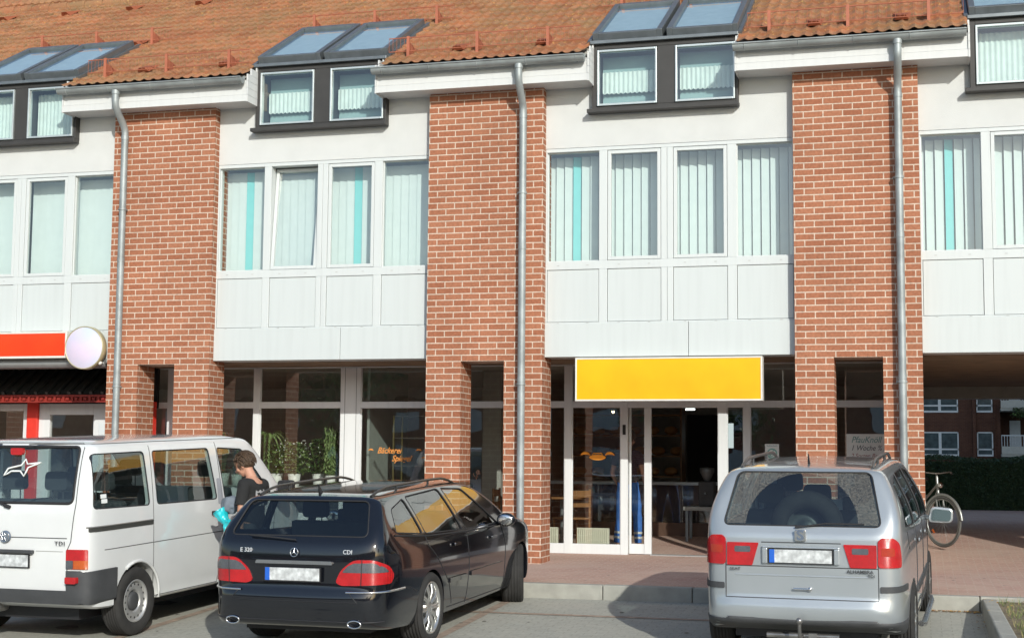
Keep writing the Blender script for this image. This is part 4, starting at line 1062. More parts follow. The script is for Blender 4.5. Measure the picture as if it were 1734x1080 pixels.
# ================================================================= black estate
black = dict(name='black_estate_car', label='shiny black estate car parked between the white van and the silver people carrier', cat='car', L=4.85, H=1.5, hw=.91,
    side=[(.12,.27),(.03,.36),(.0,.46),(.005,.555),(.03,.592),(.062,.61),(.07,.70),(.075,.85),(.10,.97),(.15,1.045),(.40,1.345),(.47,1.385),(.62,1.41),(1.2,1.44),(2.0,1.455),(2.6,1.425),(2.95,1.365),(3.35,1.19),(3.7,1.0),(4.1,.93),(4.5,.84),(4.74,.70),(4.84,.5),(4.82,.32),(4.7,.24),(4.3,.20),(2.5,.18),(.8,.20)],
    front=[(0,.17),(.78,.18),(.87,.28),(.90,.45),(.912,.62),(.905,.78),(.875,.91),(.84,.975),(.755,1.16),(.655,1.34),(.59,1.40),(.45,1.44),(0,1.462)],
    top=[(0,0),(.42,.012),(.64,.05),(.77,.14),(.845,.32),(.885,.7),(.905,1.3),(.912,2.4),(.90,3.8),(.85,4.35),(.70,4.66),(.42,4.80),(0,4.85)],
    paint=carpaint('black_car_paint', (.006, .007, .010), rough=.12), cabin_z=.86, cabin_y1=3.45,
    side_windows=[[(.47,1.065),(.58,1.26),(.97,1.335),(1.07,1.01)], [(1.13,1.005),(1.04,1.345),(1.95,1.37),(2.12,.965)], [(2.20,.96),(2.04,1.37),(2.58,1.335),(3.22,.945)]],
    rear_window=[(-.66,1.05),(.66,1.05),(.575,1.345),(-.575,1.345)], windscreen=[(-.64,1.03),(.64,1.03),(.56,1.37),(-.56,1.37)],
    axles=(1.15, 4.0), arch_r=.355, track=.895, wheel_r=.325, wheel_w=.24, rim='alloy', rim_r=.238, steer=R(17), **GLASSK)
car, root, body = build_car(black)
seats(root, [(1.55, .62, 1.08, 1.20, (-.42, 0, .42)), (2.55, .60, 1.12, 1.26, (-.38, .38))])
for sg in (1, -1):
    V = (sg, .60, .20, .20)   # wrap round the rear corner
    # lamp outline, u along the bumper (0 = rear of the corner), z
    lamp = rpoly([(-.205, .665), (-.16, .77), (-.04, .862), (.20, .862), (.36, .80), (.42, .72), (.38, .652), (-.15, .640)], .05)
    L_ = patch('tail_lamp', car, lamp, V, .010, LRED, root, .02, .04)
    clear = rpoly([(-.145, .752), (-.09, .81), (-.03, .835), (.19, .838), (.30, .795), (.345, .752)], .02)
    patch('lamp_lens', car, clear, V, .0125, LCLEAR, L_, .006, .04)
    seam(car, [(V, [(0.045, .642), (.06, .86)])], .004, .012, CARBLACK, L_, 'lamp_gap')
    seam(car, [(V, [(-.10, .585), (.3, .585), (.62, .585)])], .011, .004, CHROME, root, 'bumper_strip')
seam(car, [('rear', [(-.60, .60), (-.66, .655)]), ('rear', [(-.60, .50), (-.52, .59), (-.56, .60)]), ('rear', [(.60, .50), (.52, .59)]), ('rear', [(-.60, .50), (.60, .50)])], .004, 0, CARBLACK, root)
seam(car, [('rear', [(-.80, .33), (.80, .33)])], .008, .0, CARBLACK, root, 'bumper_groove')
# plate, chrome bar, badge
plate(root, .040, .728)
cb = patch('chrome_bar', car, rpoly([(-.37, .815), (.37, .815), (.36, .845), (-.36, .845)], .01), 'rear', .022, CHROME, root, .02, .06)
rc_ = MB(); ss = .042
rc_.lathe([(ss-.005, 0), (ss, -.003), (ss-.005, -.006), (ss-.010, -.003)], (0, 0, 0), 'y', 28, closed=True)
for k in range(3):
    a = R(90+120*k); rc_.tube([(0, -.003, 0), (ss*.95*math.cos(a), -.003, ss*.95*math.sin(a))], [.008, .002], 5)
o = rc_.build('star_badge', CHROME, root, recalc=False); o.location = (0, .072, .915); o.rotation_euler = (R(-8), 0, 0)
text_mesh('badge_lettering', 'E 320', .052, mat('bright_badge_metal', (.75, .76, .77), .35, metal=.3, noise=0), root, face_mat(-.47, .082, .925, tilt=R(-8)), .003)
text_mesh('badge_lettering', 'CDI', .052, mat('bright_badge_metal', (.75, .76, .77), .35, metal=.3, noise=0), root, face_mat(.50, .088, .925, tilt=R(-8)), .003)
for s in (-1, 1):
    e = MB(); n = 20
    ring = [(.062*math.cos(2*math.pi*k/n), .031*math.sin(2*math.pi*k/n)) for k in range(n)]
    e.tube([(s*.58+p[0], .045, .315+p[1]) for p in ring], .007, 6, closed=True)
    e.add([(s*.58+p[0], .05, .315+p[1]) for p in ring]+[(s*.58+p[0], .22, .315+p[1]) for p in ring], [(i, (i+1) % n, n+(i+1) % n, n+i) for i in range(n)], True)
    e.build('exhaust_tip', CHROME, root, recalc=False)
    q = MB(); q.add([(s*.58+p[0]*.97, .10, .315+p[1]*.97) for p in ring], [tuple(range(n))]); q.build('exhaust_opening', RUBBER, root, recalc=False)
wp = MB(); T = car.project(np.array([(-.0, 1.02), (-.2, 1.035), (-.45, 1.05)]), 'rear', .02); wp.tube(T.tolist(), .008, 6); wp.build('wiper', RUBBER, root)
seam(car, [(v, p) for v in ('right', 'left') for p in ([(1.72, .30), (1.62, .50), (1.30, .78), (1.12, .90), (1.10, 1.0)], [(2.18, .95), (2.20, .60), (2.14, .25)], [(3.28, .93), (3.40, .70), (3.36, .28)], [(1.62, .27), (3.38, .25)], [(.30, .60), (.62, .58), (.80, .52)])], .0045, 0, RUBBER, root)
seam(car, [(v, [(.42, 1.045), (1.1, .985), (2.15, .94), (3.3, .92)]) for v in ('right', 'left')], .009, .0, RUBBER, root, 'belt_strip')
for v in ('right', 'left'):
    for (a, c) in ((1.62, 2.12), (2.24, 3.30)): patch('side_moulding', car, rpoly([(a, .50), (c, .49), (c, .535), (a, .545)], .008), v, .014, black['paint'], root, .014, .06)
    for hy, hz in ((1.85, .85), (2.98, .82)): patch('door_handle', car, rpoly([(hy-.10, hz-.012), (hy+.06, hz-.014), (hy+.06, hz+.014), (hy-.10, hz+.016)], .01), v, .030, CHROME if v == 'right' else black['paint'], root, .012, .03)
for s in (-1, 1):
    rail(car, s*.545, .50, 2.65, .045, s, mat('dark_roof_rail', (.03, .03, .03), .3), root, .013)
    m_ = MB(); m_.sphere((s*.98, 3.12, .985), .1, 10, (1.05, .55, .72)); m_.tube([(s*.84, 3.18, .94), (s*.93, 3.14, .95)], .025, 6)
    mo = m_.build('wing_mirror', black['paint'], root)
    g = MB(); g.sphere((s*.98, 3.075, .985), .085, 8, (1.0, .15, .66)); g.build('mirror_glass', CHROME, mo)
an = MB(); T = car.project(np.array([(0., .62)]), 'top', 0); an.tube([tuple(T[0]), tuple(T[0]+[0, -.05, .07])], [.022, .006], 8); an.build('antenna', RUBBER, root)
sp = MB(); place_car(root, 1.133, -6.92, -.034)

# ================================================================= silver people carrier
SILVER = carpaint('silver_car_paint', (.44, .475, .495), metal=.5, rough=.32)
silver = dict(name='silver_people_carrier', label='silver people carrier with roof rails and tow bar parked before the right pier', cat='car', L=4.63, H=1.74, hw=.905,
    side=[(.16,.33),(.05,.37),(.0,.45),(.005,.52),(.03,.555),(.062,.575),(.07,.72),(.07,.85),(.085,1.07),(.125,1.15),(.38,1.58),(.44,1.635),(.6,1.665),(1.2,1.695),(2.2,1.70),(2.7,1.665),(3.0,1.60),(3.72,1.15),(3.9,1.06),(4.3,.95),(4.55,.78),(4.63,.5),(4.6,.3),(4.4,.22),(2.3,.2),(.6,.24)],
    front=[(0,.19),(.80,.20),(.87,.32),(.895,.5),(.906,.7),(.897,.95),(.868,1.12),(.81,1.3),(.69,1.56),(.62,1.635),(.45,1.68),(0,1.705)],
    top=[(0,0),(.46,.015),(.66,.05),(.78,.15),(.835,.35),(.875,.8),(.905,1.6),(.905,2.6),(.89,3.5),(.82,4.1),(.62,4.5),(.3,4.61),(0,4.63)],
    paint=SILVER, cabin_z=.95, cabin_y1=3.6,
    side_windows=[[(.46,1.15),(.60,1.49),(1.22,1.555),(1.30,1.115)], [(1.37,1.115),(1.30,1.56),(2.20,1.565),(2.33,1.10)], [(2.40,1.10),(2.28,1.565),(2.72,1.53),(3.40,1.07)]],
    rear_window=[(-.66,1.165),(.66,1.165),(.565,1.605),(-.565,1.605)], windscreen=[(-.66,1.17),(.66,1.17),(.56,1.60),(-.56,1.60)],
    axles=(.90, 3.74), arch_r=.355, track=.885, wheel_r=.325, wheel_w=.215, rim='five', rim_r=.21, glass_r=AUTOG, glass_f=AUTOG, glass_s=AUTOGD)
car, root, body = build_car(silver)
seats(root, [(1.45, .66, 1.22, 1.36, (-.42, .0, .42)), (2.45, .68, 1.28, 1.42, (-.38, .38))])
spare = MB(); spare.lathe([(.17, -.09), (.24, -.11), (.30, -.09), (.32, 0), (.30, .09), (.24, .11), (.17, .09)], (.0, .55, 1.12), 'y', 36, closed=True); so_ = spare.build('spare_wheel', TYRE, root)
spare = MB(); spare.lathe([(0, -.02), (.05, -.03), (.06, .0), (.15, .02), (.17, -.04), (.175, .04)], (.0, .55, 1.12), 'y', 24); spare.build('rim', mat('dark_spare_rim', (.10, .11, .11), .5, metal=.4), so_, recalc=False)
for sg in (1, -1):
    V = (sg, .645, .19, .20)
    outer = rpoly([(-.015, .838), (-.015, 1.065), (.04, 1.085), (.20, 1.082), (.285, 1.03), (.315, .90), (.31, .838)], .035)
    L_ = patch('tail_lamp', car, outer, V, .014, LRED, root, .03, .04)
    patch('lamp_lens', car, rpoly([(.02, .935), (.20, .935), (.20, 1.0), (.02, 1.0)], .02), V, .016, mat('deep_orange_lens', (.40, .03, .01), .2, coat=1, noise=.1, nscale=40), L_, .004, .04)
    inner = rpoly([(sg*.405, .835), (sg*.620, .835), (sg*.620, 1.025), (sg*.350, 1.025)], .012)
    L2 = patch('inner_tail_lamp', car, inner, 'rear', .010, LRED, root, .02, .05)
    patch('lamp_lens', car, rpoly([(sg*.42, .945), (sg*.555, .945), (sg*.555, .995), (sg*.42, .995)], .015), 'rear', .0125, LCLEAR, L2, .004, .04)
    patch('bumper_insert', car, rpoly([(.0, .635), (.55, .635), (.55, .685), (.0, .685)], .015), V, .010, CARGREY, root, .02, .05)
seam(car, [('rear', [(-.632, 1.03), (-.632, .565), (.632, .565), (.632, 1.03)]), ('rear', [(-.33, 1.03), (.33, 1.03)]), ('rear', [(-.63, .83), (.63, .83)])], .0045, 0, CARGREY, root)
seam(car, [('rear', [(-.55, .755), (.55, .755)])], .012, -.006, SILVER, root, 'body_crease')
ct2 = (0, 1.165); arc = [(.47*math.cos(R(t_)), 1.165+.43*math.sin(R(t_))) for t_ in range(2, 179, 8)]
dust = [(-.63, 1.18), (-.47, 1.18)]+arc[::-1]+[(.47, 1.18), (.63, 1.18), (.635, 1.22), (.55, 1.575), (.52, 1.60), (-.52, 1.60), (-.55, 1.575), (-.635, 1.22)]
def dustmat():
    m = bpy.data.materials.new('window_dust'); m.use_nodes = True; t = m.node_tree; N, L = t.nodes, t.links; N.clear()
    o = N.new('ShaderNodeOutputMaterial'); tr = N.new('ShaderNodeBsdfTransparent'); df = N.new('ShaderNodeBsdfDiffuse'); df.inputs[0].default_value = (.40, .38, .33, 1); mx = N.new('ShaderNodeMixShader')
    tc = N.new('ShaderNodeTexCoord'); nz = N.new('ShaderNodeTexNoise'); nz.inputs['Scale'].default_value = 70; nz.inputs['Detail'].default_value = 5; mr = N.new('ShaderNodeMapRange'); mr.inputs[1].default_value = .3; mr.inputs[2].default_value = .7; mr.inputs[3].default_value = .05; mr.inputs[4].default_value = .30
    L.new(tc.outputs['Object'], nz.inputs[0]); L.new(nz.outputs[0], mr.inputs[0]); L.new(mr.outputs[0], mx.inputs[0]); L.new(tr.outputs[0], mx.inputs[1]); L.new(df.outputs[0], mx.inputs[2]); L.new(mx.outputs[0], o.inputs[0]); return m
patch('window_dust', car, dust, 'rear', -.003, dustmat(), root, 0, .05)
# recess for the plate
fr_ = MB()
for (a, c, d, e) in ((-.32, -.275, .855, .985), (.275, .32, .855, .985)): fr_.box(a, c, .045, .075, d, e)
fr_.box(-.32, .32, .045, .075, .985, 1.0)
fr_.build('plate_recess', SILVER, root, bevel=.008)
plate(root, .055, .918)
hd = MB(); hd.tube([(-.06, .045, .65), (.06, .045, .65)], .010, 8); hd.sphere((.075, .05, .65), .018, 8); hd.build('boot_handle', CHROME, root)
lb = MB(); lb.prism([tuple(p) for p in rpoly([(-.048, 1.045), (.048, 1.045), (.048, 1.140), (-.048, 1.140)], .014)], 1, .055, .075)
lo_ = lb.build('maker_badge', CHROME, root, bevel=.004)
text_mesh('badge_mark', 'S', .115, mat('blue_grey_badge_enamel', (.12, .15, .20), .3), lo_, face_mat(.0, .0535, 1.092), .002, offset=.004, sx=1.15)
text_mesh('badge_lettering', 'ALHAMBRA', .040, CARGREY, root, face_mat(.485, .060, .803), .002, sx=1.05, offset=.0005)
text_mesh('badge_lettering', 'TDI', .034, CARGREY, root, face_mat(.575, .060, .770), .002, sx=1.1)
text_mesh('badge_lettering', 'SEAT', .034, CARGREY, root, face_mat(-.55, .060, .803), .002, sx=1.2)
low = MB()
def fl_(p): return np.maximum(np.maximum(car.sd(p)-.008, p[..., 2]-.405), p[..., 1]-.5)
b = car.cage((.2, .3, .36), .98, (.24, .5), .05, f=fl_); b.build('bumper_skirt', CARGREY, root)
th = MB(); th.tube([(.0, .12, .25), (0, -.04, .26), (0, -.075, .30), (0, -.08, .38)], .016, 8); th.sphere((0, -.08, .405), .028, 10); th.tube([(-.3, .14, .25), (.3, .14, .25)], .025, 8); th.box(.06, .13, .02, .06, .20, .29)
th.build('tow_bar', mat('worn_steel', (.30, .29, .28), .35, metal=.8, noise=.3), root)
wp = MB(); T = car.project(np.array([(-.05, 1.155), (.2, 1.19), (.52, 1.19)]), 'rear', .018); wp.tube(T.tolist(), .008, 6); wp.build('wiper', RUBBER, root)
seam(car, [(v, p) for v in ('right', 'left') for p in ([(1.34, 1.10), (1.34, .55), (1.25, .30)], [(2.37, 1.08), (2.37, .25)], [(3.42, 1.05), (3.45, .6), (3.35, .28)], [(1.27, .29), (3.35, .26)], [(.55, 1.10), (.62, .95)])], .0045, 0, RUBBER, root)
for v in ('right', 'left'):
    for (a, c) in ((1.36, 2.35), (2.39, 3.30)): patch('side_moulding', car, rpoly([(a, .50), (c, .50), (c, .56), (a, .56)], .008), v, .012, CARGREY, root, .012, .06)
    for hy, hz in ((1.52, .96), (2.56, .95)): patch('door_handle', car, rpoly([(hy-.08, hz-.014), (hy+.08, hz-.014), (hy+.08, hz+.014), (hy-.08, hz+.014)], .01), v, .025, SILVER, root, .01, .03)
for s in (-1, 1):
    rail(car, s*.56, .55, 2.75, .055, s, mat('dark_grey_roof_rail', (.05, .05, .05), .35), root, .015)
    m_ = MB(); m_.prism([tuple(p) for p in rpoly([(s*.90+0, .99), (s*1.14, .985), (s*1.15, 1.13), (s*.93, 1.15)][::s], .05)], 1, 3.03, 3.12); m_.tube([(s*.83, 3.18, 1.03), (s*.95, 3.10, 1.04)], .03, 6)
    mo = m_.build('wing_mirror', SILVER, root, bevel=.015)
    g = MB(); g.prism([tuple(p) for p in rpoly([(s*.93, 1.01), (s*1.12, 1.005), (s*1.128, 1.11), (s*.95, 1.128)][::s], .03)], 1, 3.018, 3.028); g.build('mirror_glass', mat('teal_mirror', (.35, .46, .48), .1, metal=1, noise=0), mo)
    rb = MB(); rb.tube([(s*.90, 1.35, .22), (s*.92, 1.5, .20), (s*.92, 3.1, .20), (s*.90, 3.25, .22)], .028, 10); rb.build('side_step', mat('polished_steel', (.55, .55, .55), .25, metal=.9), root)
an = MB(); T = car.project(np.array([(0., .75)]), 'top', 0); an.tube([tuple(T[0]), tuple(T[0]+[0, -.06, .09])], [.012, .004], 8); an.build('antenna', RUBBER, root)
# red dealer sticker on the driver's door side, seen as a reddish panel
place_car(root, 5.445, -6.30, -.049)

# ================================================================= white van
VANW = carpaint('white_van_paint', (.70, .71, .70), rough=.42)
van = dict(name='white_van', label='white passenger van with grey bumper and steel wheels at the left edge', cat='van', L=4.70, H=1.94, hw=.92,
    side=[(.14,.36),(.08,.42),(.055,.55),(.05,.8),(.06,1.1),(.085,1.27),(.17,1.60),(.24,1.80),(.31,1.86),(.55,1.89),(1.5,1.905),(2.6,1.895),(2.95,1.855),(3.2,1.77),(3.85,1.22),(4.0,1.12),(4.5,.93),(4.66,.75),(4.69,.4),(4.5,.28),(2,.27),(.5,.28)],
    front=[(0,.27),(.84,.28),(.90,.40),(.92,.6),(.922,.95),(.912,1.2),(.875,1.5),(.835,1.76),(.79,1.84),(.68,1.88),(.4,1.905),(0,1.91)],
    top=[(0,.02),(.55,.03),(.78,.06),(.875,.13),(.912,.30),(.922,.7),(.922,2.0),(.92,3.6),(.88,4.1),(.72,4.5),(.4,4.67),(0,4.70)], k=(.10, .10),
    paint=VANW, cabin_z=1.0, cabin_y1=3.7, step=.042,
    side_windows=[[(.17,1.245),(.22,1.745),(1.02,1.745),(1.07,1.225)], [(1.20,1.225),(1.17,1.745),(2.22,1.74),(2.34,1.205)], [(2.50,1.19),(2.40,1.74),(2.92,1.71),(3.55,1.17)]],
    rear_window=[(-.70,1.295),(.70,1.295),(.68,1.81),(-.68,1.81)], windscreen=[(-.74,1.25),(.74,1.25),(.66,1.78),(-.66,1.78)], rseal=.014,
    axles=(.86, 3.78), arch_r=.375, track=.895, wheel_r=.325, wheel_w=.205, rim='steel', rim_r=.20, glass_r=AUTOG, glass_f=AUTOG, glass_s=AUTOG)
car, root, body = build_car(van)
seats(root, [(.95, .75, 1.28, 1.46, (-.5, 0, .5)), (2.0, .75, 1.28, 1.46, (-.5, 0)), (2.95, .75, 1.30, 1.50, (-.5, .5))])
def fb_(p): return np.maximum(np.maximum(np.maximum(car.sd(p)-.022, p[..., 2]-.688), .375-p[..., 2]), p[..., 1]-.50)
b = car.cage((.2, .32, .52), 1.0, (.3, .75), .045, f=fb_); bp_ = b.build('rear_bumper', CARGREY, root)
ctr = MB(); ctr.box(-.665, .665, -.3, .9, .505, .9); cu = ctr.build('cutter', CARGREY); cu.parent = root
m = bp_.modifiers.new('cut', 'BOOLEAN'); m.operation = 'DIFFERENCE'; m.object = cu; m.solver = 'EXACT'; realize(bp_); bpy.data.objects.remove(cu); bp_.data.set_sharp_from_angle(angle=R(35))
w2 = wells(4.7, (.86,), .375, 1.1); m = bp_.modifiers.new('cut', 'BOOLEAN'); m.operation = 'DIFFERENCE'; m.object = w2; m.solver = 'EXACT'; realize(bp_); bpy.data.objects.remove(w2); bp_.data.set_sharp_from_angle(angle=R(35))
for sg in (1, -1):
    V = (sg, .78, .16, .14)
    L_ = patch('tail_lamp', car, rpoly([(-.12, .705), (-.12, .882), (.14, .882), (.14, .700)], .02), V, .014, LRED, root, .03, .04)
    patch('lamp_lens', car, rpoly([(-.04, .706), (-.04, .782), (.138, .782), (.138, .702)], .008), V, .017, LORANGE, L_, .004, .04)
    patch('lamp_lens', car, rpoly([(-.118, .706), (-.118, .782), (-.045, .782), (-.045, .706)], .008), V, .017, LCLEAR, L_, .004, .03)
    fo_ = MB(); fo_.prism([tuple(p) for p in rpoly([(sg*.735-.06, .575), (sg*.735+.06, .575), (sg*.735+.06, .635), (sg*.735-.06, .635)], .015)], 1, .018, .06); fo_.build('fog_lamp', LRED, root)
seam(car, [('rear', [(-.665, .51), (-.665, .875), (-.70, .95), (-.735, 1.3), (-.72, 1.80), (-.66, 1.845), (.66, 1.845), (.72, 1.80), (.735, 1.3), (.70, .95), (.665, .875), (.665, .51)]), ('rear', [(-.66, .98), (.66, .98)])], .0045, 0, CARGREY, root)
for s in (-1, 1): seam(car, [('rear', [(s*.33, .86), (s*.62, .86)])], .004, 0, mat('crease_grey', (.4, .4, .38), .7), root, 'body_crease')
rcs = MB(); rcs.box(-.315, .315, .02, .06, .835, .868); rcs.build('plate_lamp_housing', CARGREY, root, bevel=.008)
plate(root, .046, .765)
bg_ = MB(); bg_.lathe([(0, -.012), (.048, -.010), (.056, 0), (.056, .01)], (0, .045, .985), 'y', 32); bo = bg_.build('maker_badge', mat('badge_dark_enamel', (.12, .15, .2), .3), root)
bg_ = MB(); bg_.lathe([(.045, -.013), (.049, -.016), (.053, -.013)], (0, .045, .985), 'y', 32)
for (p, q) in (((-.026, .036), (-.013, .004)), ((-.013, .004), (0, .03)), ((0, .03), (.013, .004)), ((.013, .004), (.026, .036)), ((-.040, .018), (-.018, -.036)), ((-.018, -.036), (0, -.002)), ((0, -.002), (.018, -.036)), ((.018, -.036), (.040, .018))):
    bg_.tube([(p[0], .032, .985+p[1]), (q[0], .032, .985+q[1])], .0038, 5)
bg_.build('badge_mark', CHROME, bo, recalc=False)
text_mesh('badge_lettering', 'TDI', .05, RUBBER, root, face_mat(.60, .045, .935), .003, sx=1.3, spacing=1.15)
# brake lamp in the rear window, star sticker, wiper
V0 = car.project(np.array([(0., 1.775)]), 'rear', .0)[0]
bk_ = MB(); bk_.prism([tuple(p) for p in rpoly([(-.065, 1.735), (.065, 1.735), (.07, 1.80), (-.07, 1.80)], .02)], 1, V0[1]-.035, V0[1]+.0); bk_.build('brake_lamp', LRED, root)
star = np.array([(-.20, 1.53), (-.16, 1.60), (-.02, 1.63), (.02, 1.685), (.045, 1.64), (.19, 1.655), (.06, 1.61), (.03, 1.53), (-.02, 1.575), (-.12, 1.575)])+[.09, .01]
seam(car, [('rear', star)], .009, .004, mat('white_sticker', (.8, .82, .8), .5), root, 'star_sticker', True)
T = car.project(np.array([(-.35, 1.40), (-.20, 1.33), (-.02, 1.27)]), 'rear', .02); wp = MB(); wp.tube(T.tolist(), .011, 6); wp.tube([T[-1]+[-.01, 0, 0], T[-1]+[.05, 0, -.015]], .018, 6); wp.build('wiper', RUBBER, root)
for (yy, zz) in ((.27, 1.335), (.28, 1.29)): patch('window_sticker', car, rpoly([(yy, zz), (yy+.09, zz), (yy+.09, zz+.038), (yy, zz+.038)], .004), 'right', .001, mat('white_sticker', (.8, .82, .8), .5), root, 0, .05)
seam(car, [(v, p) for v in ('right', 'left') for p in ([(1.13, 1.80), (1.13, .34)], [(2.38, 1.80), (2.44, 1.2), (2.44, .62), (2.34, .34)], [(1.13, .34), (2.34, .34)], [(3.62, 1.16), (3.55, .6), (3.45, .5)], [(.32, .86), (3.6, .86)])], .0045, 0, mat('van_panel_gap', (.12, .12, .115), .8), root)
seam(car, [(v, [(.12, 1.835), (1.2, 1.835), (3.0, 1.83)]) for v in ('right', 'left')], .006, -.001, mat('van_panel_gap', (.12, .12, .115), .8), root, 'roof_gutter')
patch('door_rail', car, rpoly([(.12, 1.035), (1.12, 1.035), (1.12, 1.075), (.12, 1.075)], .01), 'right', .006, mat('dark_rail_slot', (.05, .05, .045), .5), root, .008, .06)
seam(car, [('right', [(.10, 1.080), (1.12, 1.080)])], .007, .006, mat('rail_metal', (.35, .34, .32), .4, metal=.6), root, 'rail_edge')
patch('pillar_trim', car, rpoly([(2.36, 1.15), (2.47, 1.15), (2.43, 1.42), (2.34, 1.42)], .02), 'right', .003, mat('grey_patch', (.36, .37, .40), .6), root, 0, .05)
# wheel arch lips
for yy in (.86,):
    for s in (-1, 1):
        al = MB(); pts = []
        for k in range(0, 15):
            a = R(-8+k*(128/14)); P2 = car.project(np.array([(yy+.385*math.cos(a), .32+.385*math.sin(a))]), 'right' if s > 0 else 'left', .004)[0]; pts.append(tuple(P2))
        al.tube(pts, .016, 6); al.build('arch_lip', VANW, root, recalc=False)
mf = MB(); mf.box(-.42, -.12, .10, .3, .27, .36); mf.build('exhaust_silencer', mat('worn_steel', (.30, .29, .28), .35, metal=.8, noise=.3), root, bevel=.04)
for s in (-1, 1):
    m_ = MB(); m_.prism([tuple(p) for p in rpoly([(s*.97, 1.10), (s*1.16, 1.10), (s*1.16, 1.34), (s*.97, 1.34)][::s], .04)], 1, 3.52, 3.60); m_.tube([(s*.85, 3.62, 1.2), (s*1.0, 3.56, 1.2)], .02, 6)
    m_.build('wing_mirror', CARBLACK, root, bevel=.015)
dh = MB(); T = car.project(np.array([(2.30, 1.06)]), 'right', .012)[0]; dh.box(T[0]-.01, T[0]+.015, 2.22, 2.36, 1.04, 1.085); dh.build('door_handle', CARBLACK, root, bevel=.006)
place_car(root, -1.79, -6.85, -.066)
# ------------------------------------------------------------------ people
SKIN = mat('warm_skin', (.52, .27, .18), .55, noise=.08, nscale=20)
HAIRB = mat('brown_hair', (.075, .045, .025), .7, noise=.3, nscale=30)
def skin_mesh(nodes, edges, rad, sub=1, mods=()):
    names = list(nodes); me = bpy.data.meshes.new('tmp'); me.from_pydata([nodes[n] for n in names], [(names.index(a), names.index(b)) for a, b in edges], [])
    o = bpy.data.objects.new('tmp', me); COL.objects.link(o)
    sk = o.modifiers.new('skin', 'SKIN'); sk.use_smooth_shade = True
    for i, n in enumerate(names):
        r = rad[n]; r = r if isinstance(r, tuple) else (r, r)
        v = me.skin_vertices[0].data[i]; v.radius = r; v.use_root = (i == 0)
    s = o.modifiers.new('sub', 'SUBSURF'); s.levels = sub; s.render_levels = sub
    realize(o); m = o.data; bpy.data.objects.remove(o)
    vs = [tuple(v.co) for v in m.vertices]; fs = [tuple(p.vertices) for p in m.polygons]; return vs, fs
def figure(root, J, rad=None, head_pitch=0, head_yaw=0, sleeve=.55, skin=SKIN, shirt=None, trousers=None, hair=None, shoes=None, hands=('rest', 'rest'), hairlen=1.0, printed=None):
    V = lambda *a: Vector(a)
    j = dict(pelvis=V(0,0,.93), spine=V(0,-.01,1.12), chest=V(0,-.01,1.31), base=V(0,-.02,1.43), neck=V(0,.0,1.50),
             sl=V(-.17,-.02,1.39), el=V(-.22,-.03,1.11), wl=V(-.23,.05,.86), sr=V(.17,-.02,1.39), er=V(.22,-.03,1.11), wr=V(.23,.05,.86),
             hl=V(-.09,0,.88), kl=V(-.10,.03,.48), al=V(-.10,-.03,.09), tl=V(-.11,.12,.04), hr=V(.09,0,.88), kr=V(.10,.03,.48), ar=V(.10,-.03,.09), tr=V(.11,.12,.04))
    for k, v in J.items(): j[k] = Vector(v)
    for s in 'lr':   # mid points give the limbs their taper
        j['ua'+s] = j['s'+s].lerp(j['e'+s], .45); j['fa'+s] = j['e'+s].lerp(j['w'+s], .4)
        j['th'+s] = j['h'+s].lerp(j['k'+s], .4); j['ca'+s] = j['k'+s].lerp(j['a'+s], .35)
    r = dict(pelvis=(.14,.105), spine=(.125,.095), chest=(.15,.105), base=(.085,.07), neck=.052)
    for s in 'lr': r.update({'s'+s:.058, 'ua'+s:.048, 'e'+s:.038, 'fa'+s:.037, 'w'+s:.025, 'h'+s:.088, 'th'+s:.078, 'k'+s:.053, 'ca'+s:.053, 'a'+s:.036, 't'+s:.030})
    ed = [('pelvis','spine'),('spine','chest'),('chest','base'),('base','neck')]
    for s in 'lr': ed += [('chest','s'+s),('s'+s,'ua'+s),('ua'+s,'e'+s),('e'+s,'fa'+s),('fa'+s,'w'+s),('pelvis','h'+s),('h'+s,'th'+s),('th'+s,'k'+s),('k'+s,'ca'+s),('ca'+s,'a'+s),('a'+s,'t'+s)]
    b = MB(); vs, fs = skin_mesh(j, ed, r); b.add(vs, fs, True)
    # hands: palm, four unequal fingers and a thumb from the side of the palm
    for s, kind in zip('lr', hands):
        w_, e_ = j['w'+s], j['e'+s]; d = (w_-e_).normalized(); sg = -1 if s == 'l' else 1
        fwd = Vector((0, 1, 0)); fwd = (fwd-d*fwd.dot(d));
        if fwd.length < .2: fwd = Vector((0, 0, 1))-d*d.z
        fwd.normalize(); inn = d.cross(fwd).normalized()*(1 if s == 'l' else -1)
        curl = {'rest': .5, 'up': .12, 'grip': 1.25}[kind]
        n = {'a': w_, 'b': w_+d*.045, 'c': w_+d*.085}; rr = {'a': (.024, .020), 'b': (.036, .016), 'c': (.038, .014)}
        v2, f2 = skin_mesh(n, [('a', 'b'), ('b', 'c')], rr); b.add(v2, f2, True)
        for k, (off, ln) in enumerate(((.030, .070), (.010, .078), (-.010, .073), (-.028, .056))):
            p0 = w_+d*.080+fwd*off; cu = curl*(1+.12*k); dd = d.copy(); n = {'0': p0}; prev = p0
            for q, fr in enumerate((.42, .32, .26)):
                a_ = cu*(.45+.35*q); dd = (d*math.cos(a_)+inn*math.sin(a_)); prev = prev+dd*ln*fr; n[str(q+1)] = prev
            v2, f2 = skin_mesh(n, [('0', '1'), ('1', '2'), ('2', '3')], {'0': .0098, '1': .0092, '2': .0085, '3': .0072}); b.add(v2, f2, True)
        t0 = w_+d*.03+fwd*.028; n = {'0': t0, '1': t0+fwd*.028+d*.022+inn*.008, '2': t0+fwd*.036+d*.055+inn*.02}
        v2, f2 = skin_mesh(n, [('0', '1'), ('1', '2')], {'0': .014, '1': .011, '2': .009}); b.add(v2, f2, True)
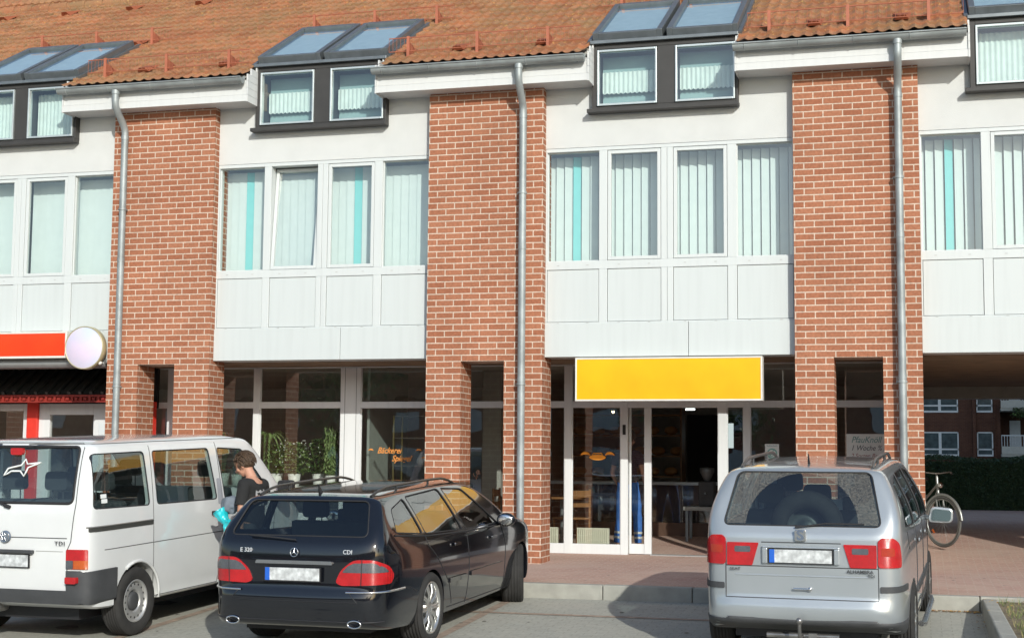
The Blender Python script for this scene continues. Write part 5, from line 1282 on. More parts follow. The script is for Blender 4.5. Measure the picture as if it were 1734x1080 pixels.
    # head, turned and tilted on the neck
    nk = j['neck']; HM = Matrix.Translation(nk) @ Matrix.Rotation(head_yaw, 4, 'Z') @ Matrix.Rotation(-head_pitch, 4, 'X')
    h = MB(); h.sphere((0, .015, .125), .1, 14, (.76, .96, 1.0)); h.sphere((0, .045, .07), .062, 10, (.88, .95, 1.0)); h.sphere((0, .062, .028), .03, 8, (1.05, .9, .8))
    h.sphere((0, .122, .085), .016, 8, (.8, 1.2, 1.2)); h.sphere((0, .112, .105), .011, 6, (.8, 1, 2.2)); h.sphere((0, .104, .052), .016, 8, (1.5, .6, .5))
    for s in (-1, 1):
        h.sphere((s*.078, .005, .095), .026, 8, (.3, .75, 1.15)); h.sphere((s*.03, .098, .128), .022, 8, (1.2, .5, .5)); h.sphere((s*.045, .075, .085), .03, 8, (.9, .8, .9))
    h.tube([(0, -.01, -.05), (0, .0, .05)], .052, 12)
    h.xform(HM); b.add(h.v, h.f, True)
    body = b.build('body', skin, root); rm = body.modifiers.new('r', 'REMESH'); rm.mode = 'VOXEL'; rm.voxel_size = .0065; rm.use_smooth_shade = True
    sm = body.modifiers.new('s', 'SMOOTH'); sm.iterations = 3; sm.factor = .5; realize(body)
    ey = MB()
    for s in (-1, 1): ey.sphere((s*.031, .101, .108), .010, 8)
    ey.xform(HM).build('eye', mat('dark_eye', (.03, .02, .02), .2), root)
    if hair:
        hb = MB(); hb.sphere((0, -.003, .142), .106, 14, (.83, .97, .93))
        hb.v = [v if not (v[1] > .055 and v[2] < .155) else (v[0]*.8, .05, max(v[2], .13)) for v in hb.v]
        rnd = random.Random(5)
        for k in range(420):
            th = rnd.uniform(0, 6.28); ph = rnd.uniform(0, 1.95); p = Vector((math.sin(ph)*math.cos(th)*.087, math.sin(ph)*math.sin(th)*.102, math.cos(ph)*.098))
            if p.y > .05 and p.z < .01: continue
            if p.z < -.035 and p.y > -.02: continue
            nrm = p.normalized(); dn = Vector((rnd.uniform(-.6, .6), -.35+rnd.uniform(-.5, .5), -.75)); dn = (dn-nrm*dn.dot(nrm)).normalized(); ln = rnd.uniform(.028, .048)*hairlen
            c = Vector((0, -.002, .142)); pp = [c+p*.98, c+p+nrm*.012+dn*ln*.5, c+p+nrm*.010+dn*ln]
            hb.tube(pp, [.010, .008, .0015], 4, caps=False)
        hb.xform(HM).build('hair', hair, root, recalc=False)
    # clothes grow out of the body itself: the skin that lies along chosen bones is copied, eased outwards and folded
    me_b = body.data; co = np.array([v.co[:] for v in me_b.vertices]); no = np.array([v.normal[:] for v in me_b.vertices])
    best = np.full(len(co), 1e9); bi_ = np.zeros(len(co), int); bt = np.zeros(len(co))
    for q_, (a_, b_) in enumerate(ed):
        A = np.array(j[a_][:]); D = np.array(j[b_][:])-A; t_ = np.clip(((co-A)@D)/(D@D+1e-9), 0, 1); r0 = r[a_] if not isinstance(r[a_], tuple) else r[a_][1]; r1 = r[b_] if not isinstance(r[b_], tuple) else r[b_][1]
        dd = np.linalg.norm(co-A-t_[:, None]*D, axis=1)-(r0+(r1-r0)*t_); m_ = dd < best; best[m_] = dd[m_]; bi_[m_] = q_; bt[m_] = t_[m_]
    def cloth(name, cover, off, m, extra=None, seed=1):
        keep = np.zeros(len(co), bool)
        for q_, (a_, b_) in enumerate(ed):
            for (x_, y_), (t0, t1) in cover.items():
                if (a_.rstrip('lr') == x_ or a_ == x_) and (b_.rstrip('lr') == y_ or b_ == y_) and not (a_ in ('tl', 'tr')): keep |= (bi_ == q_) & (bt >= t0) & (bt <= t1)
        F = [tuple(p.vertices) for p in me_b.polygons if keep[list(p.vertices)].all()]
        used = sorted({v for p in F for v in p}); mp = {v: n for n, v in enumerate(used)}
        u = np.array(used); P_ = co[u]; ph = seed*1.7
        fold = .5*np.sin(P_[:, 2]*38+P_[:, 0]*21+ph)+.5*np.sin(P_[:, 2]*23-P_[:, 1]*31+P_[:, 0]*17+ph*2)
        P_ = P_+no[u]*(off+.0035*fold)[:, None] if False else P_+no[u]*(off+.004*fold).reshape(-1, 1)
        q = MB(); q.add(P_.tolist(), [tuple(mp[v] for v in p) for p in F], True)
        if extra:
            for n_, p in enumerate(q.f):
                if extra(P_[p[0]]): q.m[n_] = 1
        o = q.build(name, m, root, recalc=False); s_ = o.modifiers.new('s', 'SMOOTH'); s_.iterations = 12; s_.factor = .6
        so_ = o.modifiers.new('so', 'SOLIDIFY'); so_.thickness = .006; so_.offset = -1; realize(o); return o
    if shirt:
        cv = {('pelvis', 'spine'): (0, 1), ('spine', 'chest'): (0, 1), ('chest', 'base'): (0, .75), ('chest', 's'): (0, 1), ('s', 'ua'): (0, 1), ('pelvis', 'h'): (0, .35)}
        cv[('ua', 'e')] = (0, 1) if sleeve > 1 else (0, max(.02, (sleeve-.45)/.55))
        if sleeve > 1: cv.update({('e', 'fa'): (0, 1), ('fa', 'w'): (0, .85)})
        cloth('shirt', cv, .020, [shirt, mat('grey_print', (.38, .38, .38), .8)], printed)
    if trousers:
        cloth('trousers', {('pelvis', 'spine'): (0, .35), ('pelvis', 'h'): (0, 1), ('h', 'th'): (0, 1), ('th', 'k'): (0, 1), ('k', 'ca'): (0, 1), ('ca', 'a'): (0, .9)}, .016, trousers, seed=3)
    sh_ = MB()
    for s in 'lr': 
        a, t = j['a'+s], j['t'+s]; v_, f_ = skin_mesh({'a': a+Vector((0, 0, -.02)), 'm': a.lerp(t, .5)-Vector((0, 0, .01)), 't': t}, [('a','m'),('m','t')], {'a': .048, 'm': .046, 't': .040}); sh_ = MB(); sh_.add(v_, f_, True); sh_.build('shoe', shoes or RUBBER, root)
    return j, HM
BLACKT = mat('black_cotton', (.018, .018, .018), .9, noise=.2, nscale=12)
DENIM = mat('dark_grey_denim', (.05, .055, .06), .9, noise=.25, nscale=14)
boy = empty('person', 'young person in black t-shirt with short brown hair between van and black car', 'person', (-.20, -4.95, gz(-4.95)), (0, 0, R(80)))
figure(boy, dict(neck=(0,.03,1.48), base=(0,.0,1.42), chest=(0,.0,1.29), wr=(.16,.30,.93), er=(.22,.03,1.08), wl=(-.15,.02,.80), el=(-.24,-.04,1.07)), head_pitch=R(25), head_yaw=R(8), sleeve=.72, shirt=BLACKT, trousers=DENIM, hair=HAIRB, hands=('rest', 'grip'), hairlen=1.15, printed=lambda p: p[1] < -.07 and abs(p[0]) < .075 and 1.17 < p[2] < 1.33 and math.sin(p[2]*160)+math.sin(p[0]*90+p[2]*40) > -.4)
# turquoise bag and grey cloth carried
def crumple(name, c, sc, m, label, cat, seed, n=16):
    b = MB(); b.sphere((0, 0, 0), 1, n, sc); o = b.build(name, m, None, loc=c)
    tx = bpy.data.textures.new('crumple', 'VORONOI'); tx.noise_scale = .07; d = o.modifiers.new('d', 'DISPLACE'); d.texture = tx; d.strength = .06; d.mid_level = .4; realize(o)
    o.data.set_sharp_from_angle(angle=R(50)); return tag(o, label, cat)
TURQ = mat('turquoise_plastic', (.02, .55, .62), .25, noise=.2, nscale=10, coat=.5)
bag = MB()
bag.tube([(-.02, 0, .06), (.02, 0, .0), (.05, .01, -.07), (.08, 0, -.15), (.13, .0, -.25), (.17, 0, -.33)], [.08, .06, .035, .04, .05, .055], 14)
bag.tube([(.10, -.01, -.05), (.05, 0, -.11)], [.05, .03], 10)
bo_ = bag.build('plastic_bag', TURQ, None, loc=(-.51, -5.0, .745)); tx = bpy.data.textures.new('crumple', 'CLOUDS'); tx.noise_scale = .05
sb = bo_.modifiers.new('s', 'SUBSURF'); sb.levels = 2; sb.render_levels = 2; d = bo_.modifiers.new('d', 'DISPLACE'); d.texture = tx; d.strength = .05; realize(bo_); bo_.data.set_sharp_from_angle(angle=R(60))
tag(bo_, 'twisted turquoise plastic bag held out beside the white van door', 'bag')
crumple('folded_cloth', (-.44, -4.94, .86), (.09, .08, .08), mat('blue_grey_cloth', (.17, .20, .24), .9, noise=.2), 'crumpled blue grey cloth held above the turquoise bag', 'cloth', 3)

BLUEW = mat('blue_work_cloth', (.05, .17, .52), .85, noise=.2, nscale=10)
REFL = mat('silver_reflective_tape', (.55, .56, .53), .4)
cust = empty('person', 'person in blue work trousers and dark top standing inside the bakery door', 'person', (2.34, 2.25, .06), (0, 0, R(-15)))
jj, _ = figure(cust, dict(al=(-.16,-.05,.09), tl=(-.18,.1,.04), kl=(-.13,.02,.48), ar=(.15,.02,.09), tr=(.17,.17,.04), kr=(.13,.05,.48), el=(-.25,-.02,1.12), wl=(-.22,.14,.93), er=(.25,-.02,1.12), wr=(.2,.16,.95)), head_pitch=R(8), sleeve=.6, shirt=mat('dark_red_navy_top', (.05, .03, .05), .9), trousers=BLUEW, hair=HAIRB)
for s in 'lr':
    a, k = jj['a'+s], jj['k'+s]
    t_ = MB()
    for u in (.22, .40): t_.tube([a.lerp(k, u), a.lerp(k, u+.08)], .0635, 16)
    t_.build('reflective_band', REFL, cust)
GREYT = mat('grey_flecked_top', (.10, .11, .11), .9, noise=.6, nscale=60)
wom = empty('person', 'seated person in grey top raising one bare forearm behind the middle brick pier opening', 'person', (.10, 2.20, .06), (0, 0, R(92)))
sit = dict(pelvis=(0,0,.52), spine=(0,-.02,.70), chest=(0,-.01,.88), base=(0,0,1.0), neck=(0,.02,1.07), hl=(-.09,.02,.50), kl=(-.12,.42,.50), al=(-.12,.40,.09), tl=(-.13,.54,.04), hr=(.09,.02,.50), kr=(.12,.42,.50), ar=(.12,.40,.09), tr=(.13,.54,.04))
figure(wom, dict(sit, spine=(0,.06,.70), chest=(0,.13,.87), base=(0,.19,.98), neck=(0,.24,1.05), sl=(-.17,.14,.94), el=(-.22,.08,.77), wl=(-.20,.0,1.00), sr=(.17,.14,.94), er=(.20,.32,.76), wr=(.05,.45,.74)), head_pitch=R(5), sleeve=.5, shirt=GREYT, trousers=DENIM, hair=mat('dark_hair', (.03, .02, .015), .7), hands=('up', 'rest'))
nav = empty('person', 'person in navy clothes sitting on a wooden chair behind the middle brick pier opening', 'person', (.62, 2.75, .06), (0, 0, R(15)))
NAVY = mat('navy_cloth', (.015, .025, .10), .9, noise=.2)
figure(nav, dict(sit, sl=(-.17,0,.95), el=(-.22,.10,.70), wl=(-.10,.33,.72), sr=(.17,0,.95), er=(.22,.10,.70), wr=(.10,.33,.72)), head_pitch=R(12), sleeve=1.2, shirt=NAVY, trousers=NAVY, hair=HAIRB)
# ------------------------------------------------------------------ furniture inside
OAK = mat('orange_beech_wood', (.26, .12, .04), .5, noise=.25, nscale=6)
def chair(x, y, rz, label):
    r = empty('wooden_chair', label, 'chair', (x, y, .06), (0, 0, rz), 'wooden chairs in the bakery')
    for (px, py, h) in ((-.19, -.19, .88), (.19, -.19, .88), (-.19, .19, .45), (.19, .19, .45)):
        g = MB(); g.tube([(px, py, 0), (px, py*(1.0 if h < .5 else 1.1), h)], .018, 8); g.build('leg', OAK, r)
    g = MB(); g.box(-.21, .21, -.21, .22, .44, .47); g.build('seat', OAK, r, bevel=.01)
    for z0, z1 in ((.62, .68), (.76, .86)): g = MB(); g.box(-.2, .2, -.225, -.20, z0, z1); g.build('back_slat', OAK, r, bevel=.006)
    return r
chair(.62, 2.72, R(15), 'wooden chair with slatted back under the navy clad person')
chair(.16, 2.20, R(92), 'wooden chair under the person with the raised forearm')
chair(1.50, 2.25, R(40), 'wooden chair near the radiator left of the bakery door')
tb = empty('round_table', 'small wooden cafe table beside the radiator', 'table', (1.20, 2.9, .06))
g = MB(); g.lathe([(0, .72), (.38, .72), (.38, .75), (0, .75)], (0, 0, 0), 'z', 28); g.build('table_top', OAK, tb); g = MB(); g.tube([(0, 0, .02), (0, 0, .72)], .03, 10); g.lathe([(0, .0), (.22, .0), (.20, .03), (0, .04)], (0, 0, 0), 'z', 20); g.build('table_leg', METAL, tb)
def radiator(x0, x1, y, label):
    g = MB(); g.box(x0, x1, y+.02, y+.09, .10, .40); x = x0
    while x < x1-.01: g.box(x+.004, x+.022, y, y+.02, .11, .39); x += .0285
    g.box(x0, x1, y-.002, y+.022, .388, .405)
    o = g.build('radiator', mat('cream_radiator', (.74, .71, .58), .5, noise=.03), None, bevel=.003); return tag(o, label, 'radiator', 'radiators behind the shop glass')
radiator(1.70, 2.16, 1.72, 'cream ribbed radiator behind the glass under the bread emblem')
radiator(1.10, 1.42, 1.72, 'cream radiator end showing just right of the middle brick pier')
ct_ = empty('sales_counter', 'long glass fronted bakery counter inside the shop', 'counter', (0, 0, .06))
g = MB(); g.box(.6, 3.6, 4.0, 4.7, 0, .35); g.box(.6, 3.6, 4.4, 4.7, .35, .95); g.build('counter_body', mat('dark_brown_wood', (.10, .05, .03), .5, noise=.2), ct_)
g = MB(); g.box(.6, 3.6, 3.98, 4.02, .93, .955); g.box(.6, 3.6, 3.98, 4.7, .955, .975); g.build('counter_edge', mat('brushed_edge', (.4, .42, .42), .3, metal=.6), ct_)
g = MB(); g.quad((.6, 3.99, .35), (3.6, 3.99, .35), (3.6, 3.99, .93), (.6, 3.99, .93)); g.build('counter_glass', GLASS_SHOP, ct_)
BREAD = mat('bread_crust', (.42, .20, .07), .7, noise=.3)
lb_ = [(x_, z_) for z_ in (.45, 1.15, 1.5, 1.85) for x_ in np.arange(.7, 2.9, .26)]
shf = empty('bread_shelf', 'wooden bread shelf against the back wall of the bakery', 'shelf', (0, 0, .06))
g = MB()
for z_ in (1.05, 1.4, 1.75, 2.1): g.box(.5, 2.5, 6.2, 6.6, z_-.03, z_)
for x_ in (.5, 1.5, 2.48): g.box(x_, x_+.03, 6.2, 6.6, .9, 2.2)
g.build('shelf_board', OAK, shf)
for i_, z_ in enumerate((1.05, 1.4, 1.75)):
    for k_ in range(6):
        g = MB(); g.sphere((.70+k_*.32+.1*(i_ % 2), 6.35, z_+.075), .12, 8, (1, .7, .62)); o = g.build('bread_loaf', BREAD); o.location.z = .06
        tag(o, 'brown bread loaf, '+['first', 'second', 'third', 'fourth', 'fifth', 'sixth'][k_]+' from the left on the '+['lowest', 'middle', 'upper'][i_]+' bakery back shelf', 'bread', 'bread loaves on the back shelf')
kd = empty('work_table', 'pale topped table with a dark coffee grinder stand inside the doorway', 'table', (3.32, 3.6, .06))
g = MB(); g.box(-.35, .35, -.25, .25, .56, .62); g.build('table_top', mat('grey_table_top', (.35, .36, .34), .5), kd, bevel=.01)
for a_ in (-.3, .3):
    for b__ in (-.2, .2): g = MB(); g.box(a_-.02, a_+.02, b__-.02, b__+.02, 0, .56); g.build('leg', METAL, kd)
gr_ = empty('coffee_grinder', 'dark grey machine standing on the pale topped table', 'machine', (3.30, 3.6, .68))
g = MB(); g.box(-.12, .12, -.12, .12, 0, .38); g.build('machine_body', CARGREY, gr_, bevel=.02); g = MB(); g.lathe([(.04, .38), (.11, .52), (.11, .58), (0, .59)], (0, 0, 0), 'z', 16); g.build('hopper', METAL, gr_); g = MB(); g.tube([(0, -.12, .2), (0, -.25, .2)], .015, 6); g.build('handle', METAL, gr_)
bd = empty('back_door', 'dark back door with a lit glass slit inside the bakery', 'door', (2.85, 8.25, .06))
g = MB(); g.box(-.55, .45, -.05, .02, 0, 2.15); g.build('door_leaf', mat('black_brown_door', (.02, .018, .016), .6), bd)
g = MB(); g.box(.18, .30, -.06, -.052, 1.55, 2.0); g.build('door_light', mat('lit_pane', (.6, .65, .62), .4, emis=(.75, .85, .85, .9)), bd)
lampc = empty('ceiling_spot', 'small lit spot lamp on the bakery ceiling', 'lamp', (1.80, 3.8, 2.12))
g = MB(); g.sphere((0, 0, 0), .022, 8); g.build('bulb', mat('lit_bulb', (1, .8, .5), .4, emis=(1, .72, .35, 12)), lampc); g = MB(); g.tube([(0, 0, .03), (0, 0, .6)], .006, 6); g.lathe([(.03, .0), (.04, .04), (0, .05)], (0, 0, .01), 'z', 12); g.build('lamp_stem', METAL, lampc)
sl_ = empty('strip_lamp', 'short lit white strip lamp deep inside the doorway', 'lamp', (3.0, 3.9, 2.16))
g = MB(); g.box(-.07, .07, -.02, .02, -.012, .012); g.build('tube', mat('lit_tube', (1, 1, 1), .4, emis=(.9, 1, .95, 4)), sl_); g = MB(); g.box(-.09, .09, -.03, .03, .013, .04); g.build('housing', METAL, sl_)
# left display window: cabinet, sill, plants
cab = empty('display_cabinet', 'brass edged glass display cabinet behind the lettered window', 'cabinet', (-.98, 2.4, .06))
BRASS = mat('brass_edge', (.45, .36, .15), .35, metal=.7)
for x_ in (-.28, .28):
    g = MB(); g.box(x_-.012, x_+.012, -.2, -.176, 0, 1.95); g.box(x_-.012, x_+.012, .18, .2, 0, 1.95); g.build('corner_post', BRASS, cab)
for z_ in (.3, .75, 1.2, 1.62, 1.95): g = MB(); g.box(-.27, .27, -.18, .18, z_-.012, z_); g.build('shelf', mat('cabinet_shelf', (.25, .24, .2), .4), cab)
for k_, (x_, z_) in enumerate(((-.12, .75), (.1, 1.2), (.05, .3))):
    g = MB(); g.lathe([(0, 0), (.06, 0), (.075, .08), (.03, .14), (.025, .2), (0, .2)], (0, 0, 0), 'z', 14); o = g.build('vase', mat('pale_ceramic', (.5, .5, .46), .4), None, loc=(-.98+x_, 2.4, z_+.06)); tag(o, ['pale vase on the middle shelf of the display cabinet', 'pale vase on the upper shelf of the display cabinet', 'pale vase on the bottom shelf of the display cabinet'][k_], 'vase')
g = MB(); g.box(-4.2, -1.9, 1.66, 2.4, .88, .93); tag(g.build('window_shelf', PVC, None, bevel=.01), 'long white shelf carrying the plants behind the display glass', 'shelf')
g = MB(); g.box(-1.50, -1.46, 1.7, 3.4, .06, 2.7); tag(g.build('partition_panel', mat('grey_green_panel', (.30, .33, .30), .7)), 'grey green partition panel beside the display cabinet', 'panel')
G1 = mat('mid_green_leaf', (.14, .23, .07), .55, noise=.35, nscale=9); G2 = mat('light_green_leaf', (.30, .40, .16), .55, noise=.3, nscale=9); G3 = mat('deep_green_leaf', (.04, .09, .03), .5, noise=.3)
POT = mat('white_flower_pot', (.72, .72, .68), .45)
rp = random.Random(11)
def blade(b, p, az, length, w_, rise, droop, n=6):
    side = Vector((-math.sin(az), math.cos(az), 0)); pts = []
    for i in range(n+1):
        t = i/n; rr_ = length*t; pts.append(Vector(p)+Vector((math.cos(az)*rr_*(.9-.2*t), math.sin(az)*rr_*(.9-.2*t), rise*t-droop*t*t)))
    vs = []; 
    for i, q in enumerate(pts):
        t = i/n; ww = w_*math.sin(math.pi*min(1, .12+t*.88))*.5; vs += [q-side*ww, q+side*ww]
    b.add([tuple(v) for v in vs], [(2*i, 2*i+1, 2*i+3, 2*i+2) for i in range(n)], True)
def pot(parent, r_=.085, h=.16):
    g = MB(); g.lathe([(0, 0), (r_*.72, 0), (r_, h), (r_*.9, h), (r_*.9, h-.02), (0, h-.02)], (0, 0, 0), 'z', 24); return g.build('flower_pot', POT, parent)
def bush(name, label, x, y, z, rx, h, n, mats, flowers=0, potted=True, leaf=.035):
    r = empty(name, label, 'plant', (x, y, z)); h0 = .21
    if potted: pot(r, .10, .19)
    b = MB()
    for k in range(n):
        a = rp.uniform(0, 6.28); u = rp.random()**.6; zz = rp.uniform(0, 1); rad_ = rx*u*(.55+.45*math.sin(math.pi*min(1, zz+.15))); p = Vector((rad_*math.cos(a), rad_*math.sin(a)*.8, h0+zz*h))
        b.mi = rp.randrange(len(mats)); az = rp.uniform(0, 6.28); ln = leaf*rp.uniform(.7, 1.5); blade(b, p, az, ln, ln*.5, rp.uniform(-.3, .5)*ln, ln*.3, 2)
    for k in range(10):
        a = rp.uniform(0, 6.28); b.mi = 0; b.tube([(0, 0, .1), (rx*.4*math.cos(a), rx*.4*math.sin(a), h0+h*.5), (rx*.6*math.cos(a), rx*.6*math.sin(a), h0+h*.85)], .004, 4, caps=False)
    b.build('foliage', mats, r, recalc=False)
    if flowers:
        f = MB()
        for k in range(flowers):
            a = rp.uniform(0, 6.28); zz = rp.uniform(.1, 1.05); q = rx*rp.uniform(.5, 1.0); f.sphere((q*math.cos(a), q*math.sin(a)*.8-.02, h0+zz*h), .009, 3)
        f.build('blossom', mat('white_blossom', (.75, .75, .70), .7), r)
    return r
bush('flowering_plant', 'bushy potted plant with tiny white blossoms on the window shelf', -2.75, 1.92, .93, .27, .46, 1300, [G1, G2], 60, leaf=.055)
bush('leafy_plant', 'low dark leafy plant without visible pot left of the blossoming plant', -3.10, 2.05, .93, .22, .42, 600, [G1, G2], 10, leaf=.06)
bush('leafy_bush', 'dark green bush standing between the two white pots', -2.45, 2.15, .93, .26, .52, 900, [G1, G3], 12, leaf=.06)
bm_ = empty('bamboo_plant', 'tall light green feathery plant in the right white pot', 'plant', (-2.16, 1.95, .93)); pot(bm_, .095, .17)
b = MB()
for k in range(60):
    a = rp.uniform(0, 6.28); q = rp.uniform(0, .10); x_, y_ = q*math.cos(a), q*math.sin(a); H_ = rp.uniform(.6, .92); b.mi = 0
    b.tube([(x_*.4, y_*.4, .14), (x_, y_, H_*.6), (x_*1.5, y_*1.5, H_)], .003, 4, caps=False)
    for i in range(14):
        zz = rp.uniform(.22, H_); b.mi = rp.randint(0, 1); blade(b, (x_*1.2, y_*1.2, zz), rp.uniform(0, 6.28), .12, .020, .02, .07, 3)
b.build('foliage', [G2, G1], bm_, recalc=False)
def palm(x, y, z, label, n, ln, seed, up=0):
    r = empty('palm_plant', label, 'plant', (x, y, z)); b = MB(); q = random.Random(seed); pot(r, .09, .17)
    b.mi = 1; b.tube([(0, 0, .12), (.01, 0, .45), (0, 0, .62+up)], [.018, .015, .012], 6); b.mi = 0
    for k in range(n):
        a = k*2.4+q.uniform(-.3, .3); L_ = ln*q.uniform(.75, 1.1); ri, dr = q.uniform(.12, .42), q.uniform(.45, .95)
        # arching rib with leaflets on both sides
        prev = None
        for i in range(15):
            t = i/14; c = Vector((math.cos(a)*L_*t*(.95-.25*t), math.sin(a)*L_*t*(.95-.25*t), .60+up+ri*t-dr*t*t*L_/.5))
            if prev is not None and i > 1:
                for s in (-1, 1): b.mi = q.randint(0, 1)*2 if q.random() < .7 else 0; blade(b, c, a+s*R(38), .15*(1-.35*t), .016, .01, .07, 3)
            prev = c
    b.build('foliage', [G2, G1, G1], r, recalc=False); return r
palm(-3.22, 2.0, .93, 'tall palm with arching fronds just right of the narrow frame post', 13, .50, 3, .18)
palm(-3.72, 1.95, .93, 'small palm in the narrow glass beside the left brick pier', 8, .30, 9)
bush('red_flowering_plant', 'red flowering plant half hidden beside the left brick pier', -3.95, 1.95, .93, .16, .62, 220, [G1, mat('red_petal', (.50, .06, .04), .7), mat('red_petal', (.50, .06, .04), .7)], 0, leaf=.05)
# flowers in the left shop window
bush('dried_flowers', 'orange dried flower arrangement in the far left shop window', -7.45, 1.75, .95, .28, .22, 300, [mat('dried_orange', (.35, .14, .05), .8), mat('dried_straw', (.40, .28, .14), .8)], 0, leaf=.06)
g = MB(); g.box(-8.0, -7.1, 1.6, 2.1, .90, .95); tag(g.build('window_shelf', PVC), 'white shelf inside the far left shop window', 'shelf')

# ------------------------------------------------------------------ bicycle
bi = empty('bicycle', 'silver bicycle leaning in the passage beside the right brick pier', 'bicycle', (6.35, 4.10, .22), (math.atan(-.03), 0, R(200)))
FR = mat('silver_bike_frame', (.30, .31, .30), .35, metal=.6); BT = mat('bike_tyre', (.10, .10, .095), .8)
def bwheel(parent, y, steer, r_=.345):
    w = bpy.data.objects.new('wheel', None); COL.objects.link(w); w.parent = parent; w.location = (0, y, r_); w.rotation_euler = (0, 0, steer)
    g = MB(); g.tube([(0, r_*math.cos(2*math.pi*k/40), r_*math.sin(2*math.pi*k/40)) for k in range(40)], .019, 8, closed=True); g.build('tyre', BT, w)
    g = MB(); g.tube([(0, (r_-.028)*math.cos(2*math.pi*k/40), (r_-.028)*math.sin(2*math.pi*k/40)) for k in range(40)], .011, 6, closed=True)
    for k in range(24):
        a = 2*math.pi*k/24; g.tube([(.02*(-1)**k, 0, 0), (0, (r_-.03)*math.cos(a), (r_-.03)*math.sin(a))], .0014, 3, caps=False)
    g.tube([(-.04, 0, 0), (.04, 0, 0)], .018, 8); g.build('rim', FR, w)
    for a in (.7, 3.8): g = MB(); g.box(-.008, .008, -.03, .03, -.012, .012); o = g.build('reflector', LORANGE, w); o.location = (0, (r_-.10)*math.cos(a), (r_-.10)*math.sin(a)); o.rotation_euler = (a+1.57, 0, 0)
    g = MB(); g.tube([(0, (r_+.035)*math.cos(a), (r_+.035)*math.sin(a)) for a in np.linspace(.1, 2.7, 18)], .022, 6); g.build('mudguard', FR, w)
bwheel(bi, 0, 0); bwheel(bi, 1.08, R(22))
g = MB(); g.tube([(0, .44, .28), (0, .34, .80)], .016, 8); g.tube([(0, .44, .28), (0, .90, .78)], .018, 8); g.tube([(0, .38, .62), (0, .88, .86)], .016, 8); g.tube([(0, .44, .28), (0, 0, .345)], .011, 6); g.tube([(0, .36, .70), (0, 0, .345)], .009, 6); g.tube([(0, .91, .74), (0, .86, .98)], .02, 10); g.build('bike_frame', FR, bi)
g = MB()
for s in (-1, 1): g.tube([(s*.05, 1.08, .345), (s*.05, .95, .70), (0, .92, .74)], .012, 6)
g.tube([(0, .87, .95), (0, .84, 1.02)], .014, 8); g.build('fork', FR, bi)
g = MB(); g.tube([(-.28, .70, 1.01), (-.22, .80, 1.04), (-.05, .85, 1.02), (.05, .85, 1.02), (.22, .80, 1.04), (.28, .70, 1.01)], .011, 8); g.build('handlebar', FR, bi)
for s in (-1, 1): g = MB(); g.tube([(s*.285, .69, 1.005), (s*.26, .745, 1.025)], .016, 8); g.build('grip', RUBBER, bi)
g = MB(); g.sphere((0, .30, .92), .1, 8, (.8, 1.4, .3)); g.tube([(0, .335, .78), (0, .32, .90)], .013, 6); g.build('saddle', RUBBER, bi)
g = MB(); g.lathe([(0, .0), (.035, .02), (.04, .06), (0, .07)], (0, .95, .86), 'y', 14); g.build('lamp', CHROME, bi)
g = MB(); g.box(-.12, .12, -.35, .05, .74, .755); g.build('luggage_rack', METAL, bi)
# ------------------------------------------------------------------ behind the passage
hd_ = empty('hedge', 'dense dark hedge across the courtyard behind the passage', 'hedge', (0, 0, 0))
b = MB(); q = random.Random(4)
b.mi = 0; b.box(5.5, 16, 15.25, 16.2, .3, 1.42)
for k in range(26000):
    x_ = q.uniform(5.4, 13.5); f = q.random(); b.mi = q.randint(0, 1)
    if f < .75: y_ = 15.25-abs(q.gauss(0, .05)); z_ = q.uniform(.34, 1.5)
    else: y_ = q.uniform(15.2, 16.2); z_ = 1.44+q.uniform(-.03, .08)+.05*math.sin(x_*3)
    s = q.uniform(.015, .035); a, c_ = q.uniform(0, 6.28), q.uniform(-1, 1)
    u = Vector((math.cos(a), .5*math.sin(a), c_))*s; v = Vector((-math.sin(a), .4, .6*math.cos(a)))*s*.6; p = Vector((x_, y_, z_))
    b.add([p-u, p-v, p+u, p+v], [(0, 1, 2, 3)])
b.build('foliage', [G3, mat('hedge_leaf', (.06, .10, .035), .6, noise=.3)], hd_, recalc=False)
g = MB(); g.box(5.5, 16, 15.6, 15.9, .3, 1.0); g.build('stem', mat('bark', (.08, .05, .03), .9), hd_)
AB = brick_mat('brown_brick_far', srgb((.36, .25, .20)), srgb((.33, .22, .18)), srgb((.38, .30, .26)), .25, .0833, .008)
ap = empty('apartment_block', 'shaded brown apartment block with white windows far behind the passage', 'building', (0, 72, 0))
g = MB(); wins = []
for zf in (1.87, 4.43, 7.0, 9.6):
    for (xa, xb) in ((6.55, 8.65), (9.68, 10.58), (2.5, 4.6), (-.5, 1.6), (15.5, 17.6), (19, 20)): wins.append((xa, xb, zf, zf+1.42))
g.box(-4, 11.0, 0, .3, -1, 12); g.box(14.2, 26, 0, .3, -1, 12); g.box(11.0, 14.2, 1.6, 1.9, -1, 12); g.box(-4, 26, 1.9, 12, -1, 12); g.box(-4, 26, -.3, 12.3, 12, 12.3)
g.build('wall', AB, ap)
g = MB(); g.box(9.45, 9.62, -.25, 0, -1, 12); g.box(10.66, 10.72, -.12, 0, -1, 12); g.build('pilaster', AB, ap)
FW = mat('far_white_frame', (.62, .68, .70), .5)
